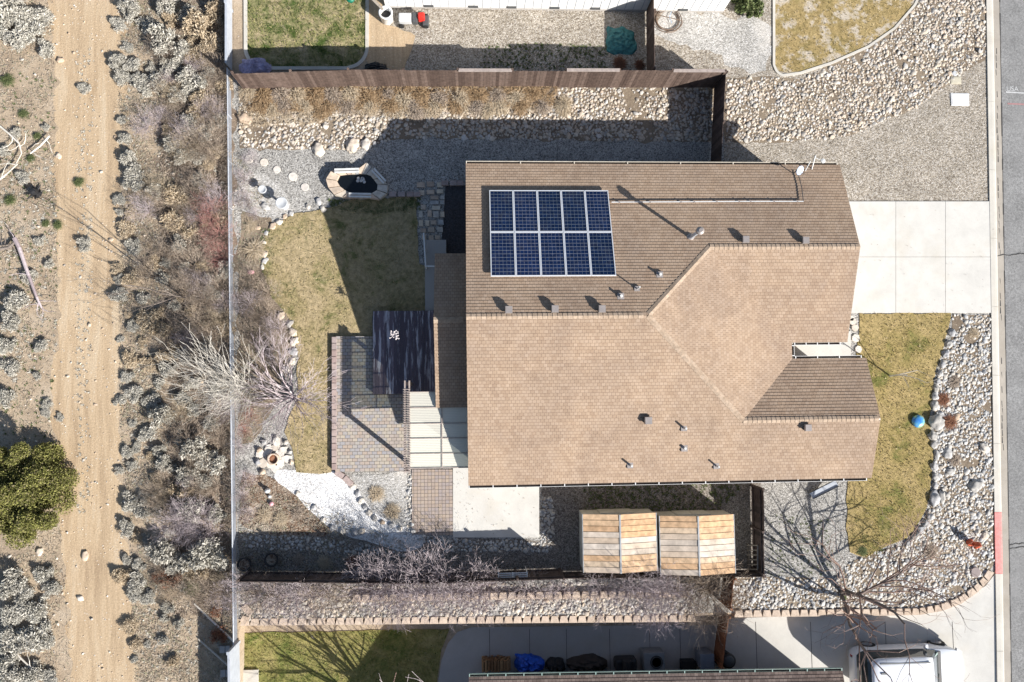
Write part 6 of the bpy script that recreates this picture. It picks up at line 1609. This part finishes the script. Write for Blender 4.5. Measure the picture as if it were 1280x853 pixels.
for px_, py_, r in [(150,350,6),(205,350,8),(180,372,8),(152,150,6),(160,60,7),(172,560,6),(196,640,8),(180,620,6),(210,760,7),(225,780,6),(205,800,6),(230,500,9),(240,480,9),(265,530,9),(200,480,7),(258,600,9)]: plants.append((px_, py_, r, 'S'))
rp_ = random.Random(77); extra = 0
for _ in range(900):
    x, y, r = rp_.uniform(146, 284), rp_.uniform(5, 850), rp_.uniform(4, 11)
    if extra >= 95: break
    if y > 770 and x > 225: continue
    if all((x-a[0])**2+(y-a[1])**2 > (.72*(r+a[2]))**2 for a in plants): plants.append((x, y, r, 'S' if rp_.random() < .55 else 'T')); extra += 1
zone_plants = {}
for (x, y, r, k) in plants:
    z = ('left' if x < 110 else 'right')+' of the dirt track in the '+('upper' if y < 426 else 'lower')+' half'
    zone_plants.setdefault((k, z), []).append((y, x, r))
cnt = 0
for (k, z), L in zone_plants.items():
    L.sort(); nm, kd, m, n, desc, hz, grp = KIND[k]
    for i, (y, x, r) in enumerate(L):
        R_ = r*MPP*1.12; q = P(x, y, R_*hz*.6); me = mound_mesh(kd, cnt % 6, m, n); cnt += 1
        o = bpy.data.objects.new(nm, me); COL.objects.link(o); o.location = (q[0], q[1], 0); o.scale = (R_*1.15, R_*1.15*random.uniform(.85, 1.1), R_*hz*(2.9 if 196 < x < 290 else 2.0)*random.uniform(.8, 1.1)); o.rotation_euler = (0, 0, random.uniform(0, 6.28))
        tag(o, '%s %s, %s counted downwards' % (desc, z, ordn(i)), 'shrub' if k != 'G' else 'grass tuft', grp)
# twiggy scrub
tw = [(196,146,12,'mauve'),(180,156,14,'mauve'),(216,152,10,'brown'),(256,176,20,'brown'),(270,192,18,'brown'),(275,100,12,'brown'),(180,262,17,'mauve'),(250,240,16,'brown'),(262,262,20,'redtwig'),(270,290,19,'redtwig'),(276,318,14,'redtwig'),(196,312,15,'brown'),(216,316,13,'brown'),(242,332,19,'brown'),(181,332,12,'brown'),(226,362,19,'brown'),(252,372,18,'brown'),(270,356,16,'brown'),(240,402,18,'brown'),(262,420,16,'brown'),(225,540,13,'brown'),(201,602,13,'brown'),(250,612,14,'brown'),(270,520,14,'brown'),(216,655,20,'mauve'),(238,648,22,'mauve'),(256,662,18,'mauve'),(276,742,14,'mauve'),(266,762,10,'brown'),(186,345,12,'brown'),(205,428,12,'brown'),(245,455,15,'brown'),(225,470,12,'brown')]
_r = random.Random(5)
for _ in range(400):
    if len(tw) >= 86: break
    x, y, r = _r.uniform(188, 284), _r.uniform(60, 765), _r.uniform(8, 17)
    if all((x-a[0])**2+(y-a[1])**2 > (.8*r)**2 for a in tw): tw.append((x, y, r, _r.choice(('brown', 'brown', 'mauve', 'straw'))))
tw.sort(key=lambda a: a[1])
for i, (x, y, r, m) in enumerate(tw):
    h = r*MPP*1.45; dsc = {'mauve': 'mauve grey', 'brown': 'brown', 'redtwig': 'red', 'straw': 'straw coloured'}[m]
    twig_shrub(x, y, h, m, '%s bare twiggy shrub left of the wire fence, %s from the top' % (dsc, ordn(i)), group='twiggy shrubs left of the wire fence', at_h=h*.55)
tin = [(312,198,9,'mauve'),(303,222,10,'mauve'),(306,248,10,'mauve'),(318,268,8,'mauve'),(312,350,15,'brown'),(332,366,15,'brown'),(308,378,15,'mauve'),(330,392,15,'brown'),(345,410,14,'mauve'),(318,418,15,'brown'),(338,436,14,'mauve'),(306,600,10,'mauve'),(302,620,9,'mauve'),(306,642,10,'mauve'),(300,560,9,'mauve'),(312,520,9,'redtwig'),(305,540,8,'redtwig')]
for i, (x, y, r, m) in enumerate(tin):
    h = r*MPP*1.5; dsc = {'mauve': 'mauve grey', 'brown': 'brown', 'redtwig': 'rusty red'}[m]
    twig_shrub(x, y, h, m, '%s bare shrub just right of the wire fence, %s from the top' % (dsc, ORD[i]), group='bare shrubs right of the wire fence', at_h=h*.5)
dg = [(312,112,12),(330,118,14),(350,116,14),(372,118,13),(395,120,14),(415,118,13),(438,116,13),(460,122,12),(485,116,11),(505,124,13),(525,118,12),(548,122,12),(575,122,13),(598,120,12),(622,118,12),(645,122,12),(668,116,11),(690,112,8),(340,136,10),(400,140,10),(520,140,10),(610,136,10)]
for i, (x, y, r) in enumerate(dg+[(x_+9, 128+(x_*7 % 9), 11) for x_ in range(318, 700, 27)]):
    R_ = r*MPP; q = P(x, y, .25); o = bpy.data.objects.new('dry_grass_clump', mound_mesh('tuft', i % 4, ('straw', 'tawny', 'brown')[i % 3], 900)); COL.objects.link(o)
    o.location = (q[0], q[1], 0); o.scale = (R_*1.35, R_*1.2, R_*1.15); o.rotation_euler = (0, 0, i*1.7)
    tag(o, 'dry tan grass clump below the top fence, %s' % (('%s from the left' % ORD[i]) if i < 18 else ('%s of the lower ones nearer the cobbles' % ORD[i-18])), 'grass clump', 'dry grass clumps below the top fence')
og = [(1195,478,9,'brown','brown dormant clump highest in the street side cobbles'),(1181,500,10,'rust','rust brown dormant clump against the border boulders'),(1189,528,11,'rust','rust brown clump right of the largest border boulder'),(1195,575,9,'brown','thin brown clump right of the rounded grey boulder'),(1219,417,8,'straw','tan clump in the cobbles just below the driveway'),(1165,690,11,'brown','faded brown clump below the front lawn corner'),
      (318,312,14,'straw','pale straw mound beside the left wire fence'),(312,282,9,'straw','small straw clump above the pale straw mound'),(470,618,11,'straw','dry clump in the pale stone bed below the patio'),(490,640,11,'straw','larger dry clump near the rock strip by the paver walk'),(330,644,10,'straw','straw clump at the lower edge of the mulch bed'),(350,650,10,'straw','straw clump right of another in the mulch bed'),(372,642,9,'brown','brown clump at the mulch bed right end'),
      (1080,690,7,'green','green tuft at the bottom tip of the front lawn'),(1057,748,4,'green','yellow green tuft at the foot of the large tree by the block wall'),(404,704,9,'straw','golden clump in the shade below the white path'),(440,704,9,'rust','rusty clump in the shade below the white path'),(372,700,8,'brown','dark brown clump in the fence shade'),(775,78,10,'rust','rusty dry weeds against the top fence by the netting'),(800,80,8,'rust','rusty dry weeds in the corner of the two top fences')]
for x, y, r, m, l in og:
    R_ = r*MPP; q = P(x, y, .15); o = bpy.data.objects.new('dry_clump', mound_mesh('tuft', int(x) % 4, m, 520)); COL.objects.link(o)
    o.location = (q[0], q[1], .01); o.scale = (R_*1.1, R_*1.05, R_*.7); o.rotation_euler = (0, 0, x); tag(o, l, 'grass clump')
# green bush beside the north house
def leaf_bush(name, px, py, r, h, m, label, cat, n=9000, size=(.05, .10), seed=9, lobes=26, trunk=True):
    q = P(px, py, h*.5); t = thing(name, (q[0], q[1], 0), label, cat); r_ = np.random.default_rng(seed)
    lc = np.stack([r_.normal(0, .42, lobes), r_.normal(0, .42, lobes), r_.uniform(.15, .8, lobes)], 1); rad = np.hypot(lc[:, 0], lc[:, 1]); lc[:, :2] *= np.minimum(1, .8/np.maximum(rad, .01))[:, None]
    lc[:, 2] *= (1-.45*np.hypot(lc[:, 0], lc[:, 1])); lr = r_.uniform(.14, .27, lobes); idx = r_.integers(0, lobes, n); d = r_.normal(size=(n, 3)); d /= np.linalg.norm(d, axis=1)[:, None]
    C = (lc[idx]+d*(lr[idx]*r_.uniform(.55, 1.05, n))[:, None])*np.array([r, r, h]); C[:, 2] = np.maximum(C[:, 2], .04)
    V, F = quads_np(C, r_.uniform(size[0], size[1], n), 1.4, d, .9); V += np.array([q[0], q[1], 0]); np_mesh('crown', V, F, m, t)
    T = MB(); 
    for k in range(8):
        e = lc[k]*np.array([r, r, h]); T.cyl((q[0], q[1], 0), (q[0]+e[0], q[1]+e[1], e[2]), .05, .015, 6, cap=False)
    T.build('trunk', 'bark', t)
leaf_bush('juniper_tree', 18, 618, 2.3, 2.3, 'juniper', 'big yellow green juniper cut by the left edge of the picture', 'tree', 110000, (.022, .06), 5, 80)
leaf_bush('green_bush', 935, 4, .85, .9, 'green', 'bright green bush at the right corner of the white house', 'bush', 5000, (.04, .09), 6)
# fallen dead wood left of the track
def dead_log(pts, r, label, m='bark', tw_=6, seed=1):
    t = thing('dead_branch', P(pts[0][0], pts[0][1], 0), label, 'dead branch'); rr = random.Random(seed)
    W_ = [Vector(P(x, y, .25)) for x, y in pts]; mb = MB()
    for i in range(len(W_)-1): mb.cyl(W_[i], W_[i+1], r*(1-.15*i), r*(1-.15*(i+1)), 7)
    mb.build('trunk', m, t); b = MB()
    for k in range(tw_):
        i = rr.randrange(len(W_)-1); p = W_[i].lerp(W_[i+1], rr.random()); a = rr.uniform(0, 6.28); q = p
        for j in range(4): a += rr.uniform(-.5, .5); q2 = q+Vector((math.cos(a)*.22, math.sin(a)*.22, rr.uniform(-.06, .09))); b.cyl(q, q2, .022-.004*j, .018-.004*j, 4); q = q2
    b.build('twigs', m, t)
dead_log([(18,298),(24,310),(36,345),(46,372),(52,385)], .10, 'thick dead trunk lying diagonally left of the track', 'mauve', 7, 2)
dead_log([(-5,312),(10,310),(20,302)], .07, 'dark dead limb reaching the left edge of the picture', 'bark', 6, 3)
dead_log([(0,158),(12,168),(24,180),(27,192),(20,205)], .045, 'pale bent dead branch in the upper left scrub', 'whitebark', 4, 4)
dead_log([(62,170),(50,183),(38,192)], .04, 'short pale dead branch beside green tufts', 'whitebark', 3, 5)
dead_log([(-5,228),(8,218),(22,205)], .04, 'slim pale branch crossing the left edge of the picture', 'whitebark', 3, 6)
dead_log([(14,808),(25,822),(42,838),(50,850)], .045, 'pale dead branch in the lower left sagebrush', 'whitebark', 4, 7)
def stump():
    q = P(42, 240, .25); t = thing('shadow_stump', (q[0], q[1], 0), 'black stump and shadow shape with broken limbs left of the track', 'stump'); mb = MB(); rr = random.Random(3)
    mb.lathe((q[0], q[1], 0), [(.24, 0), (.19, .15), (.15, .38), (.06, .42)], 9); mb.build('stump', 'black', t)  # stump coloured black to take in a dark shadow shape
    b = MB()
    for k in range(6): a = k*1.05; b.cyl((q[0], q[1], .1), (q[0]+math.cos(a)*rr.uniform(.3, .55), q[1]+math.sin(a)*rr.uniform(.3, .5), rr.uniform(.1, .4)), .07, .02, 6)
    b.build('limb', 'black', t)
stump()
# ground litter: twigs, seed heads, dead grass
def litter(name, poly_px, n, label, m='litter', level=0.0, ln=(.06, .22), z=0.01):
    poly = [P2(x, y, level) for x, y in poly_px]; A = np.array(poly); lo, hi = A.min(0), A.max(0)
    p = RNG.uniform(lo, hi, (n*2, 2)); p = p[inside(p, poly)][:n]; k = np.array([noise.noise((a*.7, b*.7, 5.0)) for a, b in p]); p = p[(k > -.05) | (RNG.random(len(p)) < .3)]; n = len(p)
    C = np.concatenate([p, np.full((n, 1), level+z)+RNG.uniform(0, .07, (n, 1))], 1); V, F = quads_np(C, RNG.uniform(ln[0], ln[1], n), 1.0, None, 1, width=.022)
    V[:, 2] = level+z+np.abs(V[:, 2]-level-z)*.6; return tag(np_mesh(name, V, F, m), label, 'ground litter', kind='stuff')
litter('ground_litter', [(150,-60),(288,-60),(293,920),(175,920),(150,500)], 60000, 'dead twigs and grass covering the scrub between track and wire fence')
litter('ground_litter', [(-80,-60),(66,-60),(74,400),(62,480),(80,700),(100,920),(-80,920)], 30000, 'dead twigs and grass covering the scrub left of the dirt track')
litter('ground_litter', [(200,60),(288,60),(290,770),(205,770)], 30000, 'dense tangle of dead stems under the shrubs beside the wire fence', 'brown', 0.0, (.12, .34), .04)
litter('ground_litter', [(297,190),(340,250),(330,330),(365,400),(368,470),(335,545),(300,560)], 4500, 'twigs and leaf litter right of the wire fence')
litter('ground_litter', [(298,600),(420,640),(500,675),(556,720),(300,724)], 5500, 'leaf litter in the mulch bed and shaded strip', 'litter')
litter('ground_litter', [(512,592),(566,590),(674,590),(690,680),(560,690),(500,690)], 260, 'few fallen leaves over the concrete pad and paver walk', 'brown', 0.0, (.04, .09), .055)
litter('ground_litter', [(1062,254),(1242,254),(1242,390),(1066,390)], 120, 'few dead leaves blown over the driveway', 'brown', 0.0, (.03, .07), .06)
litter('ground_litter', [(302,734),(560,732),(560,772),(302,774)], 3500, 'twigs and dry stems over the left terrace cobbles')
litter('ground_litter', [(306,104),(700,102),(690,134),(420,140),(310,142)], 9000, 'tawny fallen grass between the clumps below the top fence', 'tawny', 0.0, (.12, .4), .14)
litter('ground_litter', [(300,104),(690,102),(690,140),(300,160)], 9000, 'fallen straw over the cobbles below the top fence', 'straw', 0.0, (.08, .3), .1)
def small_tufts(name, poly_px, n, m, label, s=(.08, .2), level=0.0):
    poly = [P2(x, y, level) for x, y in poly_px]; A = np.array(poly); p = RNG.uniform(A.min(0), A.max(0), (n*2, 2)); p = p[inside(p, poly)][:n]
    Vs, Fs = [], []; off = 0
    for a, b in p:
        k = 14; s_ = random.uniform(*s); an = RNG.uniform(0, 6.28, k); r = RNG.uniform(.3, 1, k)*s_; h = RNG.uniform(.3, .8, k)*s_; w = .014
        V = np.zeros((k, 3, 3)); dx = np.stack([-np.sin(an)*w, np.cos(an)*w], 1); V[:, 0, :2] = -dx; V[:, 1, :2] = dx; V[:, 2, :2] = np.stack([np.cos(an)*r, np.sin(an)*r], 1); V[:, 2, 2] = h; V += np.array([a, b, level])
        Vs.append(V.reshape(-1, 3)); Fs.append(np.arange(3*k).reshape(k, 3)+off); off += 3*k
    return tag(np_mesh(name, np.concatenate(Vs), np.concatenate(Fs), m), label, 'ground cover', kind='stuff')
small_tufts('ground_cover', [(96,60),(118,60),(116,400),(112,640),(98,640),(94,300)], 260, 'sage', 'small grey weeds along the middle of the dirt track', (.05, .13))
small_tufts('ground_cover', [(155,-60),(285,-60),(290,920),(185,920),(158,500)], 900, 'sage', 'tiny grey seedlings between track and wire fence')
small_tufts('ground_cover', [(-60,90),(72,90),(74,420),(60,560),(-60,560)], 500, 'green', 'tiny green weeds left of the dirt track', (.05, .14))
small_tufts('ground_cover', [(-60,200),(70,200),(74,440),(-60,560)], 450, 'sage', 'tiny grey seedlings left of the dirt track')
small_tufts('ground_cover', [(372,272),(392,272),(394,300),(376,302)], 60, 'green', 'dull green patch on the back lawn nearest the pond', (.05, .11))
small_tufts('ground_cover', [(346,352),(372,352),(372,378),(348,376)], 60, 'green', 'dull green patch on the back lawn beside the brown shrubs', (.05, .11))
small_tufts('ground_cover', [(1062,640),(1082,645),(1110,688),(1082,696),(1064,688)], 220, 'green', 'green corner at the lower tip of the front lawn', (.05, .13))
small_tufts('ground_cover', [(412,250),(525,247),(525,262),(470,268),(415,262)], 420, 'green', 'dark green edge growth along the lower side of the pond', (.06, .16))
small_tufts('ground_cover', [(326,285),(345,280),(342,345),(328,340)], 140, 'green', 'green growth at the left border of the back lawn', (.05, .13))
small_tufts('ground_cover', [(730,606),(930,606),(900,638),(730,640)], 500, 'green', 'low green moss and weeds between house and sheds', (.05, .13))
small_tufts('ground_cover', [(958,640),(1040,650),(1040,720),(958,720)], 220, 'green', 'small green weeds in the corner gravel', (.04, .1))
small_tufts('ground_cover', [(600,55),(760,55),(760,86),(600,86)], 350, 'green', 'green weeds in the shade above the top fence', (.05, .13))

# hills are not in view; mark the untagged setting
for o in COL.objects:
    if o.type == 'MESH' and o.parent is None and 'label' not in o and 'kind' not in o: o['kind'] = 'structure'
